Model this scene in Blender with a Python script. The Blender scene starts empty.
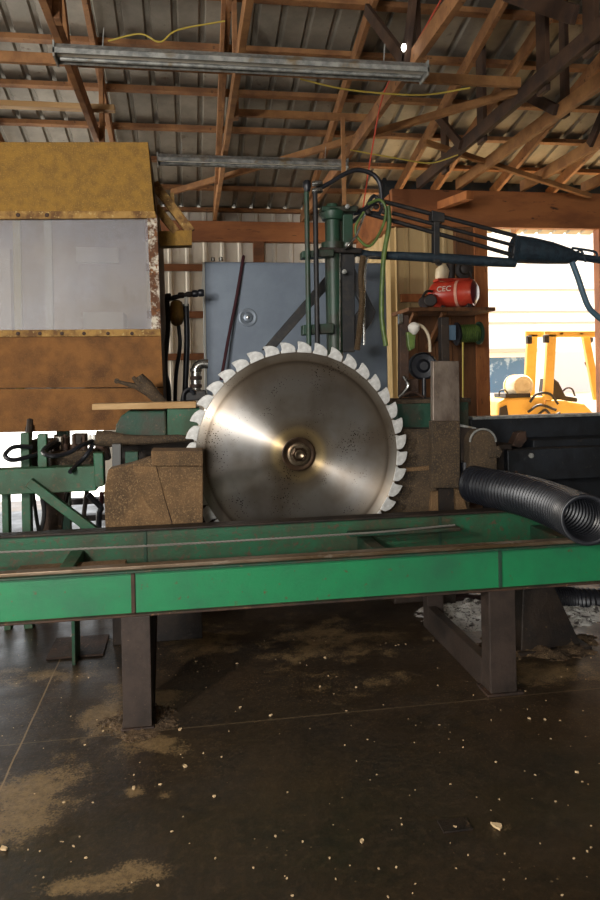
import bpy, bmesh, math, random
from mathutils import Vector, Matrix, noise
random.seed(7)
PI = math.pi
SC = bpy.context.scene
COL = SC.collection
# ---------------------------------------------------------------- camera model (used to measure real positions)
TH = math.radians(9); PH = math.radians(1.1); F = 700.0; H = 1.5
fw = Vector((math.sin(TH), math.cos(TH), 0)); rt = Vector((math.cos(TH), -math.sin(TH), 0)); upv = Vector((0, 0, 1))
R2 = rt*math.cos(PH) - upv*math.sin(PH); U2 = upv*math.cos(PH) + rt*math.sin(PH)
def ray(px, py): return fw + R2*((px-300)/F) + U2*((378-py)/F)
def at(px, py, Y):
    d = ray(px, py); return Vector((d.x*Y/d.y, Y, H + d.z*Y/d.y))
def az(px, py, z=0.0):
    d = ray(px, py); t = (z-H)/d.z; return Vector((d.x*t, d.y*t, z))
cam_d = bpy.data.cameras.new('camera'); cam = bpy.data.objects.new('camera', cam_d); COL.objects.link(cam)
cam_d.sensor_fit = 'VERTICAL'; cam_d.sensor_height = 36; cam_d.lens = 28; cam_d.shift_y = -0.08
cam_d.clip_end = 300; cam_d.clip_start = .05
m = Matrix.Identity(4)
for i in range(3): m[i][0] = R2[i]; m[i][1] = U2[i]; m[i][2] = -fw[i]
m[2][3] = H
cam.matrix_world = m
SC.camera = cam
# ---------------------------------------------------------------- materials
def lin(c):
    if isinstance(c, str): c = tuple(int(c[i:i+2], 16)/255 for i in (0, 2, 4))
    return tuple((v/12.92 if v <= .04045 else ((v+.055)/1.055)**2.4) for v in c) + (1,)
def M(name, col, rough=.6, metal=0., col2=None, scale=6., thr=(.45, .6), col3=None, scale3=40., thr3=(.6, .68), bump=0., bscale=60., stretch=(1, 1, 1), rough2=None):
    mt = bpy.data.materials.new(name); mt.use_nodes = True; nt = mt.node_tree; N = nt.nodes; L = nt.links
    b = N['Principled BSDF']; b.inputs['Roughness'].default_value = rough; b.inputs['Metallic'].default_value = metal
    b.inputs['Base Color'].default_value = lin(col)
    tc = N.new('ShaderNodeTexCoord'); mp = N.new('ShaderNodeMapping'); L.new(tc.outputs['Object'], mp.inputs[0]); mp.inputs['Scale'].default_value = stretch
    def nz(sc, det=6):
        n = N.new('ShaderNodeTexNoise'); n.inputs['Scale'].default_value = sc; n.inputs['Detail'].default_value = det; n.inputs['Roughness'].default_value = .65
        L.new(mp.outputs[0], n.inputs['Vector']); return n
    def rng(src, a, c, lo=0, hi=1):
        r = N.new('ShaderNodeMapRange'); r.inputs[1].default_value = a; r.inputs[2].default_value = c; r.inputs[3].default_value = lo; r.inputs[4].default_value = hi
        L.new(src, r.inputs[0]); return r.outputs[0]
    cur = None
    def mix(fac, a, c2):
        x = N.new('ShaderNodeMix'); x.data_type = 'RGBA'; L.new(fac, x.inputs[0])
        if a is None: x.inputs[6].default_value = lin(col)
        else: L.new(a, x.inputs[6])
        x.inputs[7].default_value = lin(c2); return x.outputs[2]
    if col2:
        f = rng(nz(scale).outputs[0], *thr); cur = mix(f, cur, col2)
        if rough2 is not None: L.new(rng(f, 0, 1, rough, rough2), b.inputs['Roughness'])
    if col3: cur = mix(rng(nz(scale3, 3).outputs[0], *thr3), cur, col3)
    if cur: L.new(cur, b.inputs['Base Color'])
    if bump:
        bp = N.new('ShaderNodeBump'); bp.inputs['Strength'].default_value = bump; bp.inputs['Distance'].default_value = .01
        L.new(nz(bscale, 4).outputs[0], bp.inputs['Height']); L.new(bp.outputs[0], b.inputs['Normal'])
    return mt
green = M('green_paint', '1a5538', .5, 0, '34432f', 4, (.42, .68), '5a4a34', 26, (.58, .72), .15, rough2=.7)
green_bright = M('green_beam_paint', '1f7c4d', .42, 0, '276546', 2.5, (.42, .7), '5b4a30', 30, (.64, .76), .1)
green_dark = M('dusty_dark_green_paint', '14402e', .6, 0, '3b3426', 5, (.45, .65), '6a5a42', 30, (.62, .75), .3)
green_col = M('oily_green_paint', '203f2f', .45, 0, '2c2a20', 5, (.45, .62), bump=.2)
rust = M('rusty_brown_steel', '4a3426', .7, .2, '2c211b', 5, (.4, .6), '7a5c40', 35, (.62, .72), .35)
darkrust = M('dark_rusty_steel', '33281f', .6, .3, '1e1916', 6, (.4, .62), '57432f', 35, (.64, .74), .3)
legsteel = M('dark_brown_leg_steel', '3f332c', .6, .2, '2a221d', 7, (.4, .65), '6b5442', 60, (.68, .75), .2)
railsteel = M('worn_rail_steel', '7b6a58', .45, .5, '57452f', 6, (.4, .6), '8f8274', 40, (.6, .7), .15, stretch=(.3, 1, 1))
dusty = M('sawdust_caked_steel', '75593a', .9, 0, '4e3c28', 4, (.38, .62), '8d7250', 120, (.52, .7), .6, 80)
dusty_dark = M('oil_dusted_steel', '4b3c2b', .85, 0, '2e261d', 5, (.38, .62), '6b573d', 120, (.52, .7), .6, 80)
plate_m = M('scuffed_plate_steel', '83766a', .45, .4, '5a4c42', 7, (.4, .62), '857664', 30, (.6, .72), .15, stretch=(1, 1, .5))
black = M('black_rubber', '14151a', .4, 0, '1d1f25', 8, (.4, .6), bump=.1)
blackd = M('dusty_black_rubber', '1b1b1d', .55, 0, '3a332b', 12, (.5, .7), bump=.2)
hose_m = M('black_corrugated_plastic', '1a1c22', .33, 0, '2b2c30', 9, (.5, .75), '6b5a45', 45, (.7, .78), .05)
bluesleeve = M('dark_blue_wrapped_sleeve', '16222c', .6, 0, '22323c', 20, (.4, .6), bump=.8, bscale=50)
chrome = M('dull_chrome', 'a8a8a4', .25, .9, '6d675e', 20, (.45, .6))
zinc = M('galvanised_sheet', '9a9a94', .5, .25, '6c6e6c', 14, (.4, .6), '7a6a50', 5, (.6, .7), .05)
wood = M('roof_timber', '94683f', .75, 0, '744d2e', 4, (.4, .6), '3d2818', 20, (.62, .72), .2, stretch=(1, 1, 1))
wood_lt = M('light_brace_timber', '9a6d40', .7, 0, '7d5531', 5, (.4, .6), bump=.15)
plank_m = M('fresh_sawn_pine', 'c2a172', .7, 0, 'a98556', 8, (.4, .6), bump=.2, stretch=(.2, 1, 1))
header_m = M('reddish_header_timber', '9a6034', .65, 0, '7a4826', 4, (.4, .6), '42240f', 18, (.62, .72), .15, stretch=(.25, 1, 1))
ply = M('weathered_plywood', '7b4f2a', .7, 0, '54341c', 3, (.4, .62), '38230f', 14, (.6, .7), .2, stretch=(2.2, 1, .35))
jambm = M('orange_door_frame_timber', 'ab6a36', .65, 0, '8a4f26', 4, (.4, .6), '5e3517', 20, (.64, .72), .15, stretch=(2, 1, .4))
osb = M('ochre_chipboard', '96702c', .85, 0, '80602a', 16, (.4, .6), 'a8823c', 130, (.54, .68), .3, 90)
osb_low = M('brown_oiled_chipboard', '84582a', .85, 0, '5a3a1c', 5, (.4, .66), '966a3a', 160, (.56, .7), .3, 90)
osb_trim = M('ochre_frame_strip', 'a88245', .8, 0, '6b4a26', 9, (.42, .6), 'c0a468', 45, (.6, .7), .2)
flaked = M('flaking_white_edge', 'cfc6b4', .8, 0, '5d3a22', 14, (.42, .52), '7d4f2a', 35, (.56, .62), .4)
siding = M('white_wall_sheeting', 'd2ccc0', .5, 0, 'c2baaa', 2, (.4, .6), 'a8997e', 8, (.62, .75), stretch=(1, 1, .3))
siding_tan = M('cream_wall_sheeting', 'c2a878', .5, 0, 'b3986a', 2, (.4, .6), stretch=(1, 1, .3))
roofm = M('grey_roof_sheeting', '8a8377', .5, .1, '746e63', 2.5, (.4, .6), '5a4e40', 9, (.64, .76), .05)
girt = M('brown_wall_girt_timber', '7a4c2a', .7, 0, '57351c', 5, (.4, .6), stretch=(.3, 1, 1))
cab = M('slate_blue_cabinet_paint', '76828f', .42, .1, '6c7785', 2.5, (.4, .6), '6f7882', 30, (.66, .72), .05)
cabedge = M('pale_cabinet_edge', 'b9b7ac', .5, .1)
red = M('red_tank_paint', 'b03526', .3, 0, 'c0503a', 6, (.5, .7))
white_p = M('white_paint', 'd8d4ca', .5, 0, 'c5bfb2', 9, (.5, .7))
cordred = M('red_cord', 'b0402a', .6); cordyel = M('yellow_cord', 'b09a40', .6); maroon = M('dark_maroon_strap', '3b141c', .6)
hosegreen = M('yellow_green_hose', '5f7436', .45, 0, '40552a', 10, (.4, .6))
tanyellow = M('oily_ochre_canister', '8f6a24', .6, 0, '5a4420', 8, (.4, .6), bump=.2)
fork_y = M('forklift_yellow_paint', 'e6b458', .45, 0, 'd8a248', 5, (.5, .7))
fork_d = M('forklift_dark_parts', '2c2420', .6)
tank_w = M('pale_gas_cylinder_paint', 'd9c7a6', .45, 0, 'c2ac86', 8, (.5, .7))
ext_w = M('white_building_sheeting', 'e4dfda', .7)
ext_d = M('greyish_trim', 'a8988a', .7)
glass_b = M('blue_grey_window_glass', '44617e', .12, 0, '8a9bab', 3, (.55, .62))
tarp = M('dark_blue_sheeting', '16242e', .6)
yard_tan = M('tan_bounce_yard', 'dcc094', .9, 0, 'c4a878', 2, (.4, .6))  # unseen yard strip, tinted tan to bounce warm light up to the roof
snow = M('pale_yard_ground', 'cfcdc8', .9, 0, 'b4b1ab', 1.2, (.4, .6))
sawdust = M('brown_sawdust', '5e4a33', .95, 0, '40311f', 14, (.4, .6), '8f7552', 90, (.6, .68), .8, 120)
shavings = M('pale_door_lit_shavings', 'e2e0da', .6, 0, '5a5550', 18, (.52, .6), '2b2824', 60, (.6, .64), .8, 90)  # pale shavings, colour raised to include the light from the door
chip_m = M('pale_wood_chip', 'cbb088', .8)
tooth_m = M('white_frosted_tooth_steel', 'd2d2cf', .45, .25, 'b3b2ae', 20, (.4, .6))
hub_m = M('oily_brown_hub_steel', '4f3c2c', .35, .8, '2e241c', 10, (.4, .6))
hubring = M('worn_hub_washer_steel', '8d7e6a', .3, .9, '5d4d3b', 14, (.4, .6))
# saw plate: circularly brushed steel with brown oil film near rim and hub
def plate_mat():
    mt = M('brushed_saw_steel', 'a39c92', .3, .82); nt = mt.node_tree; N = nt.nodes; L = nt.links; b = N['Principled BSDF']
    tc = N.new('ShaderNodeTexCoord')
    sep = N.new('ShaderNodeSeparateXYZ'); L.new(tc.outputs['Object'], sep.inputs[0])
    cmb = N.new('ShaderNodeCombineXYZ'); L.new(sep.outputs[0], cmb.inputs[0]); L.new(sep.outputs[2], cmb.inputs[2])
    ln = N.new('ShaderNodeVectorMath'); ln.operation = 'LENGTH'; L.new(cmb.outputs[0], ln.inputs[0])
    # radial colour stains
    cr = N.new('ShaderNodeValToRGB'); L.new(ln.outputs['Value'], cr.inputs[0]); e = cr.color_ramp.elements
    e[0].position = .10; e[0].color = lin('7d6a50'); e[1].position = .70; e[1].color = lin('6f6256')
    for p, c in ((.15, 'b09a70'), (.185, '8c8070'), (.25, '98938c'), (.45, '8f8b86'), (.55, '867c70'), (.575, '5f5448'), (.585, '8b8073'), (.62, '9f978b')):
        x = e.new(p); x.color = lin(c)
    n1 = N.new('ShaderNodeTexNoise'); n1.inputs['Scale'].default_value = 3.2; n1.inputs['Detail'].default_value = 7; L.new(tc.outputs['Object'], n1.inputs[0])
    r1 = N.new('ShaderNodeMapRange'); r1.inputs[1].default_value = .45; r1.inputs[2].default_value = .68; r1.inputs[4].default_value = .75; L.new(n1.outputs[0], r1.inputs[0])
    mx = N.new('ShaderNodeMix'); mx.data_type = 'RGBA'; L.new(r1.outputs[0], mx.inputs[0]); L.new(cr.outputs[0], mx.inputs[6]); mx.inputs[7].default_value = lin('6a5c4c')
    # specks of pitch
    n2 = N.new('ShaderNodeTexVoronoi'); n2.inputs['Scale'].default_value = 75; L.new(tc.outputs['Object'], n2.inputs[0])
    n3 = N.new('ShaderNodeTexNoise'); n3.inputs['Scale'].default_value = 5; L.new(tc.outputs['Object'], n3.inputs[0])
    r3 = N.new('ShaderNodeMapRange'); r3.inputs[1].default_value = .42; r3.inputs[2].default_value = .7; r3.inputs[4].default_value = .30; L.new(n3.outputs[0], r3.inputs[0])
    lt = N.new('ShaderNodeMath'); lt.operation = 'LESS_THAN'; L.new(n2.outputs['Distance'], lt.inputs[0]); L.new(r3.outputs[0], lt.inputs[1])
    mx2 = N.new('ShaderNodeMix'); mx2.data_type = 'RGBA'; L.new(lt.outputs[0], mx2.inputs[0]); L.new(mx.outputs[2], mx2.inputs[6]); mx2.inputs[7].default_value = lin('33281f')
    L.new(mx2.outputs[2], b.inputs['Base Color'])
    rr = N.new('ShaderNodeMapRange'); rr.inputs[3].default_value = .31; rr.inputs[4].default_value = .38; L.new(r1.outputs[0], rr.inputs[0]); L.new(rr.outputs[0], b.inputs['Roughness'])
    b.inputs['Anisotropic'].default_value = 1.0
    tg = N.new('ShaderNodeTangent'); tg.direction_type = 'RADIAL'; tg.axis = 'Y'; L.new(tg.outputs[0], b.inputs['Tangent']); b.inputs['Anisotropic Rotation'].default_value = .25
    # fine concentric grooves
    wv = N.new('ShaderNodeMath'); wv.operation = 'MULTIPLY'; wv.inputs[1].default_value = 160; L.new(ln.outputs['Value'], wv.inputs[0])
    n4 = N.new('ShaderNodeTexNoise'); n4.noise_dimensions = '1D'; n4.inputs['Scale'].default_value = 1; L.new(wv.outputs[0], n4.inputs['W'])
    bp = N.new('ShaderNodeBump'); bp.inputs['Strength'].default_value = .06; bp.inputs['Distance'].default_value = .004; L.new(n4.outputs[0], bp.inputs['Height']); L.new(bp.outputs[0], b.inputs['Normal'])
    return mt
sawsteel = plate_mat()
# floor: dark oily concrete with sawn joints and sawdust film
SPOTS = [(*az(30, 800).xy, .3, .34, .95), (*az(60, 770).xy, .2, .2, .6), (*az(85, 885).xy, .26, .07, .9), (*az(140, 876).xy, .16, .10, .8), (*az(110, 715).xy, .22, .45, .8), (*az(165, 700).xy, .16, .5, .7), (*az(150, 745).xy, .3, .13, .75), (*az(40, 675).xy, .55, .25, .6), (*az(134, 792).xy, .07, .08, .7), (*az(165, 795).xy, .07, .06, .7), (*az(330, 640).xy, .9, .6, .6), (*az(350, 680).xy, .5, .35, .42), (*az(540, 670).xy, .5, .3, .8), (*az(205, 640).xy, .4, .5, .65), (*az(500, 828).xy, .06, .05, .6)]
def floor_mat():
    mt = M('dark_oily_concrete', '2a211a', .38); nt = mt.node_tree; N = nt.nodes; L = nt.links; b = N['Principled BSDF']
    ge = N.new('ShaderNodeTexCoord'); P = ge.outputs['Object']
    def nz(sc, d=6, r=.6):
        n = N.new('ShaderNodeTexNoise'); n.inputs['Scale'].default_value = sc; n.inputs['Detail'].default_value = d; n.inputs['Roughness'].default_value = r; L.new(P, n.inputs[0]); return n.outputs[0]
    def rg(s, a, c, lo=0, hi=1):
        r = N.new('ShaderNodeMapRange'); r.inputs[1].default_value = a; r.inputs[2].default_value = c; r.inputs[3].default_value = lo; r.inputs[4].default_value = hi; L.new(s, r.inputs[0]); return r.outputs[0]
    def mix(f, a, c):
        x = N.new('ShaderNodeMix'); x.data_type = 'RGBA'; L.new(f, x.inputs[0])
        if isinstance(a, str): x.inputs[6].default_value = lin(a)
        else: L.new(a, x.inputs[6])
        x.inputs[7].default_value = lin(c); return x.outputs[2]
    def mth(op, a, c):
        x = N.new('ShaderNodeMath'); x.operation = op
        for i, v in enumerate((a, c)):
            if isinstance(v, (int, float)): x.inputs[i].default_value = v
            else: L.new(v, x.inputs[i])
        return x.outputs[0]
    c = mix(rg(nz(1.1), .4, .65), '261e17', '35281b')
    c = mix(rg(nz(5, 9, .7), .45, .68), c, '1d1814')
    c = mix(rg(nz(28, 6, .7), .52, .66, 0, .5), c, '4a3b2a')
    fine = rg(nz(95, 3), .58, .66)                     # dusting of sawdust grains, thicker towards the machine
    sep = N.new('ShaderNodeSeparateXYZ'); L.new(P, sep.inputs[0])
    near = rg(sep.outputs[1], 2.2, 3.4, .1, 1.)
    patch = rg(nz(1.7, 5), .42, .6, .15, 1)
    c = mix(mth('MULTIPLY', mth('MULTIPLY', fine, near), patch), c, '7a6040')
    # sawdust trodden into the floor: patches with their own outlines
    def rmask(cx, cy, rx, ry, s):
        v = N.new('ShaderNodeVectorMath'); v.operation = 'SUBTRACT'; L.new(P, v.inputs[0]); v.inputs[1].default_value = (cx, cy, 0)
        u = N.new('ShaderNodeVectorMath'); u.operation = 'MULTIPLY'; L.new(v.outputs[0], u.inputs[0]); u.inputs[1].default_value = (1/rx, 1/ry, 0)
        l = N.new('ShaderNodeVectorMath'); l.operation = 'LENGTH'; L.new(u.outputs[0], l.inputs[0])
        return rg(l.outputs['Value'], 0, 1, s, 0)
    tot = None
    for sp in SPOTS:
        k = rmask(*sp); tot = k if tot is None else mth('MAXIMUM', tot, k)
    rag = nz(5.5, 12, .72); grain = nz(110, 2)
    sm = mth('ADD', tot, mth('MULTIPLY', mth('SUBTRACT', rag, .5), 2.2))
    sm = mth('ADD', sm, mth('MULTIPLY', mth('SUBTRACT', grain, .5), .9))
    c = mix(mth('MULTIPLY', rg(sm, .34, .62), rg(tot, 0, .15)), c, '7c6647')
    c = mix(mth('MULTIPLY', rg(nz(30, 6, .85), .44, .58), rg(sm, .34, .8, .2, .75)), c, '4c3c29')
    vo = N.new('ShaderNodeTexVoronoi'); vo.inputs['Scale'].default_value = 26; L.new(P, vo.inputs[0])
    c = mix(mth('MULTIPLY', mth('LESS_THAN', vo.outputs['Distance'], rg(nz(2.5), .45, .65, .02, .11)), .75), c, '7e6a4c')
    # joints
    wob = mth('MULTIPLY', mth('SUBTRACT', nz(3), .5), .012)
    jx = mth('LESS_THAN', mth('ABSOLUTE', mth('ADD', mth('SUBTRACT', sep.outputs[1], 3.065), wob), 0), .004)
    jy = mth('LESS_THAN', mth('ABSOLUTE', mth('ADD', mth('SUBTRACT', sep.outputs[0], -.72), wob), 0), .0035)
    c = mix(mth('MULTIPLY', jx, .6), c, '6b5a44'); c = mix(mth('MULTIPLY', jy, .8), c, '8a7250')
    L.new(c, b.inputs['Base Color'])
    L.new(rg(nz(3, 7), .35, .7, .3, .6), b.inputs['Roughness'])
    bp = N.new('ShaderNodeBump'); bp.inputs['Strength'].default_value = .25; bp.inputs['Distance'].default_value = .006; L.new(nz(45, 5), bp.inputs['Height']); L.new(bp.outputs[0], b.inputs['Normal'])
    return mt
floor_m = floor_mat()
def window_mat():
    mt = bpy.data.materials.new('dusty_scratched_glazing'); mt.use_nodes = True; nt = mt.node_tree; N = nt.nodes; L = nt.links
    b = N['Principled BSDF']; b.inputs['Roughness'].default_value = .4; b.inputs['Specular IOR Level'].default_value = .5
    tc = N.new('ShaderNodeTexCoord'); n = N.new('ShaderNodeTexNoise'); n.inputs['Scale'].default_value = 90; n.inputs['Detail'].default_value = 3; L.new(tc.outputs['Object'], n.inputs[0])
    n2 = N.new('ShaderNodeTexNoise'); n2.inputs['Scale'].default_value = 2.2; L.new(tc.outputs['Object'], n2.inputs[0])
    cr = N.new('ShaderNodeValToRGB'); cr.color_ramp.elements[0].color = lin('83838a'); cr.color_ramp.elements[1].color = lin('a3a3aa'); cr.color_ramp.elements[0].position = .35; cr.color_ramp.elements[1].position = .7; L.new(n.outputs[0], cr.inputs[0])
    mx = N.new('ShaderNodeMix'); mx.data_type = 'RGBA'; r = N.new('ShaderNodeMapRange'); r.inputs[1].default_value = .4; r.inputs[2].default_value = .65; r.inputs[4].default_value = .6; L.new(n2.outputs[0], r.inputs[0]); L.new(r.outputs[0], mx.inputs[0]); L.new(cr.outputs[0], mx.inputs[6]); mx.inputs[7].default_value = lin('867c70'); L.new(mx.outputs[2], b.inputs['Base Color'])
    tr = N.new('ShaderNodeBsdfTransparent'); ms = N.new('ShaderNodeMixShader'); ms.inputs[0].default_value = .42
    L.new(tr.outputs[0], ms.inputs[1]); L.new(b.outputs[0], ms.inputs[2]); L.new(ms.outputs[0], N['Material Output'].inputs[0]); return mt
glazing = window_mat()
# ---------------------------------------------------------------- mesh helpers
class MB:
    def __init__(s): s.bm = bmesh.new(); s.sm = False
    def box(s, x0, x1, y0, y1, z0, z1):
        v = [s.bm.verts.new((x, y, z)) for x in (x0, x1) for y in (y0, y1) for z in (z0, z1)]
        for f in ((0, 1, 3, 2), (4, 6, 7, 5), (0, 4, 5, 1), (2, 3, 7, 6), (0, 2, 6, 4), (1, 5, 7, 3)): s.bm.faces.new([v[i] for i in f])
        return s
    def bar(s, p, q, w, h, up=(0, 0, 1)):
        p = Vector(p); q = Vector(q); d = (q-p).normalized(); u = Vector(up)
        if abs(d.dot(u)) > .98: u = Vector((0, 1, 0))
        sx = d.cross(u).normalized(); uz = sx.cross(d)
        v = []
        for c in (p, q):
            for a, b in ((-1, -1), (1, -1), (1, 1), (-1, 1)): v.append(s.bm.verts.new(c + sx*a*w/2 + uz*b*h/2))
        for f in ((3, 2, 1, 0), (4, 5, 6, 7), (0, 1, 5, 4), (1, 2, 6, 5), (2, 3, 7, 6), (3, 0, 4, 7)): s.bm.faces.new([v[i] for i in f])
        return s
    def prism(s, pts, off):            # pts: 3D outline, extruded by off
        a = [s.bm.verts.new(p) for p in pts]; b = [s.bm.verts.new(Vector(p)+Vector(off)) for p in pts]
        n = len(a); s.bm.faces.new(a); s.bm.faces.new(b[::-1])
        for i in range(n): s.bm.faces.new((a[i], b[i], b[(i+1) % n], a[(i+1) % n]))
        return s
    def pp(s, pix, Y, depth): return s.prism([at(x, y, Y) for x, y in pix], (0, depth, 0))
    def tube(s, pts, r, seg=10, cap=True):
        s.sm = True
        pts = [Vector(p) for p in pts]; n = len(pts); rr = r if isinstance(r, (list, tuple)) else [r]*n
        t0 = (pts[1]-pts[0]).normalized(); ref = Vector((0, 0, 1)) if abs(t0.z) < .9 else Vector((0, 1, 0))
        nrm = t0.cross(ref).normalized(); rings = []; nr = nrm
        for i in range(n):
            t = (pts[min(i+1, n-1)]-pts[max(i-1, 0)]).normalized()
            nr = (nr - t*nr.dot(t)).normalized(); bn = t.cross(nr)
            rings.append([s.bm.verts.new(pts[i] + (nr*math.cos(2*PI*k/seg) + bn*math.sin(2*PI*k/seg))*rr[i]) for k in range(seg)])
        for i in range(n-1):
            for k in range(seg):
                s.bm.faces.new((rings[i][k], rings[i][(k+1) % seg], rings[i+1][(k+1) % seg], rings[i+1][k]))
        if cap: s.bm.faces.new(rings[0][::-1]); s.bm.faces.new(rings[-1])
        return s
    def cyl(s, p, q, r, seg=24): return s.tube([p, q], r, seg)
    def lathe(s, p, axis, prof, seg=32):     # prof: (distance along axis, radius)
        p = Vector(p); a = Vector(axis).normalized(); s.sm = True
        ref = Vector((0, 0, 1)) if abs(a.z) < .9 else Vector((1, 0, 0)); u = a.cross(ref).normalized(); w = a.cross(u); rings = []
        for d, r in prof: rings.append([s.bm.verts.new(p + a*d + (u*math.cos(2*PI*k/seg)+w*math.sin(2*PI*k/seg))*max(r, .0005)) for k in range(seg)])
        for i in range(len(prof)-1):
            for k in range(seg): s.bm.faces.new((rings[i][k], rings[i][(k+1) % seg], rings[i+1][(k+1) % seg], rings[i+1][k]))
        s.bm.faces.new(rings[0][::-1]); s.bm.faces.new(rings[-1]); return s
    def build(s, name, mat, parent=None, bevel=0, smooth=None, solid=0, loc=None):
        bm = s.bm; bmesh.ops.recalc_face_normals(bm, faces=bm.faces[:])
        par_w = Vector((0, 0, 0))
        if parent is not None: par_w = Vector(parent['_w'])
        if loc is None:
            xs = [v.co for v in bm.verts]; lo = Vector([min(c[i] for c in xs) for i in range(3)]); hi = Vector([max(c[i] for c in xs) for i in range(3)])
            loc = Vector(((lo.x+hi.x)/2, (lo.y+hi.y)/2, lo.z))
        loc = Vector(loc)
        for v in bm.verts: v.co -= loc
        me = bpy.data.meshes.new(name); bm.to_mesh(me); bm.free(); me.materials.append(mat)
        if smooth is None: smooth = s.sm
        if smooth:
            for p in me.polygons: p.use_smooth = True
            try: me.set_sharp_from_angle(angle=math.radians(40))
            except Exception: pass
        o = bpy.data.objects.new(name, me); COL.objects.link(o); o.location = loc - par_w; o['_w'] = list(loc)
        if parent is not None: o.parent = parent
        if bevel:
            b = o.modifiers.new('bevel', 'BEVEL'); b.width = bevel; b.segments = 2; b.limit_method = 'ANGLE'; b.angle_limit = math.radians(40)
        if solid:
            b = o.modifiers.new('solid', 'SOLIDIFY'); b.thickness = solid; b.offset = -1
        return o
def tag(o, label, cat, group=None, kind=None):
    o['label'] = label; o['category'] = cat
    if group: o['group'] = group
    if kind: o['kind'] = kind
    return o
def thing(name, label, cat, loc, group=None):
    o = bpy.data.objects.new(name, None); COL.objects.link(o); o.location = loc; o['_w'] = list(loc); o.empty_display_size = .1
    return tag(o, label, cat, group)
def struct(o): o['kind'] = 'structure'; return o
def spline(pts, n=8):
    pts = [Vector(p) for p in pts]; out = []
    P = [pts[0]*2-pts[1]] + pts + [pts[-1]*2-pts[-2]]
    for i in range(1, len(P)-2):
        a, b, c, d = P[i-1], P[i], P[i+1], P[i+2]
        for k in range(n):
            t = k/n; out.append(.5*((2*b)+(c-a)*t+(2*a-5*b+4*c-d)*t*t+(3*b-a-3*c+d)*t**3))
    out.append(pts[-1]); return out
def pt(pix, Y, n=8):      # a curve through measured points: (px, py) or (px, py, Y)
    return spline([at(q[0], q[1], q[2] if len(q) > 2 else Y) for q in pix], n)
def ribbed(mb, x0, x1, pitch, f0, f1, rib=.02, ribw=.05):  # ribbed sheet between two edge lines given as functions of x -> point, rib normal n
    pass
# ================================================================ SETTING
XS = 2.3; DY_ = 7.8
struct(MB().box(-9, 14, -7, 9.4, -.12, 0).build('floor', floor_m, loc=(0, 0, 0)))
struct(MB().box(XS+.1, 14, DY_, 9.41, .001, .006).build('trim_0', yard_tan))
struct(MB().box(XS+.1, 14, 9.42, 16.5, -.02, .004).build('trim_99', yard_tan))
struct(MB().box(-40, 60, 9.4, 70, -.15, -.02).build('trim_1', snow))
def sheet(name, axis, a0, a1, lo, hi, const, mat, pitch=.23, rib=.022):
    """ribbed sheet wall in a vertical plane; ribs run up"""
    mb = MB(); prof = []; a = a0
    while a < a1:
        for da, h in ((0, 0), (pitch*.72, 0), (pitch*.80, rib), (pitch*.92, rib)):
            if a+da < a1: prof.append((a+da, h))
        a += pitch
    prof.append((a1, 0))
    th = .004
    for (p0, h0), (p1, h1) in zip(prof, prof[1:]):
        if axis == 'x': pts = [(p0, const-h0, lo), (p1, const-h1, lo), (p1, const-h1, hi), (p0, const-h0, hi)]; 
        else: pts = [(const-h0, p0, lo), (const-h1, p1, lo), (const-h1, p1, hi), (const-h0, p0, hi)]
        mb.bm.faces.new([mb.bm.verts.new(p) for p in pts])
    bmesh.ops.remove_doubles(mb.bm, verts=mb.bm.verts[:], dist=1e-4)
    o = mb.build(name, mat); s = o.modifiers.new('s', 'SOLIDIFY'); s.thickness = .01; s.offset = 0
    return struct(o)
WY = 9.3; DY = 7.7; XS = 2.3
lo_l = at(98, 500, WY).x
# back wall: opening at the far left below 1.35 m, sheeting above and to the right
xo = at(104, 470, WY).x
sheet('wall_back', 'x', -9, xo, 2.6, 3.76, WY+.03, siding)
sheet('wall_back_middle', 'x', xo, XS+.1, 0, 3.76, WY+.03, siding)
sheet('wall_return', 'y', DY, WY+.03, 0, 3.57, XS+.06, siding_tan)
dx0 = at(486, 300, DY).x; dx1 = at(597, 300, DY).x
sheet('wall_door_side', 'x', XS, dx0-.05, 0, 3.3, DY+.06, siding_tan)
sheet('wall_right_of_door', 'x', dx1+.1, 14, 0, 3.3, DY+.06, siding_tan)
sheet('wall_left', 'y', -7, WY, 0, 5.6, -9, siding, .46)
sheet('wall_right', 'y', -7, DY, 0, 5.6, 14, siding, .46)
sheet('wall_front', 'x', -9, -6.2, 0, 4.9, -7, siding, .46)
sheet('wall_front_side', 'x', -1.5, 14, 0, 4.9, -7, siding, .46)
n = [2]
def trim(mb, mat, **k):
    o = struct(mb.build('trim_%d' % n[0], mat, **k)); n[0] += 1; return o
trim(MB().box(-9, XS+.05, WY-.12, WY, 3.31, 3.57), header_m, bevel=.005)          # header over the sheeting
trim(MB().box(XS, 14, DY-.06, DY+.04, 3.2, 3.62), header_m, bevel=.005)           # door header
trim(MB().box(XS-.02, XS+.05, DY, WY, 3.2, 3.57), header_m)
trim(MB().box(XS+.1, 14, DY+.8, DY+.83, 3.55, 4.05), tarp)
for z in (at(180, 268, WY).z, at(180, 315, WY).z, at(180, 357, WY).z): trim(MB().box(-1.5, XS, WY-.05, WY-.01, z-.045, z+.045), girt)
for p in (258,): x = at(p, 250, WY).x; trim(MB().box(x-.07, x+.07, WY-.11, WY-.01, 0, 3.31), girt)
z = at(430, 298, DY).z; trim(MB().box(XS+.1, dx0-.3, DY-.02, DY+.03, z-.045, z+.045), jambm)
xj = at(455, 280, DY).x; trim(MB().box(xj, dx0-.16, DY-.05, DY+.04, 0, 3.2), ply, bevel=.004)      # timber panel beside the door
trim(MB().box(dx0-.16, dx0, DY-.07, DY+.06, 0, 3.2), jambm, bevel=.005)                            # door jamb
trim(MB().box(dx1, dx1+.12, DY-.07, DY+.06, 0, 3.2), jambm, bevel=.005)
zt = at(430, 311, DY).z
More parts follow.
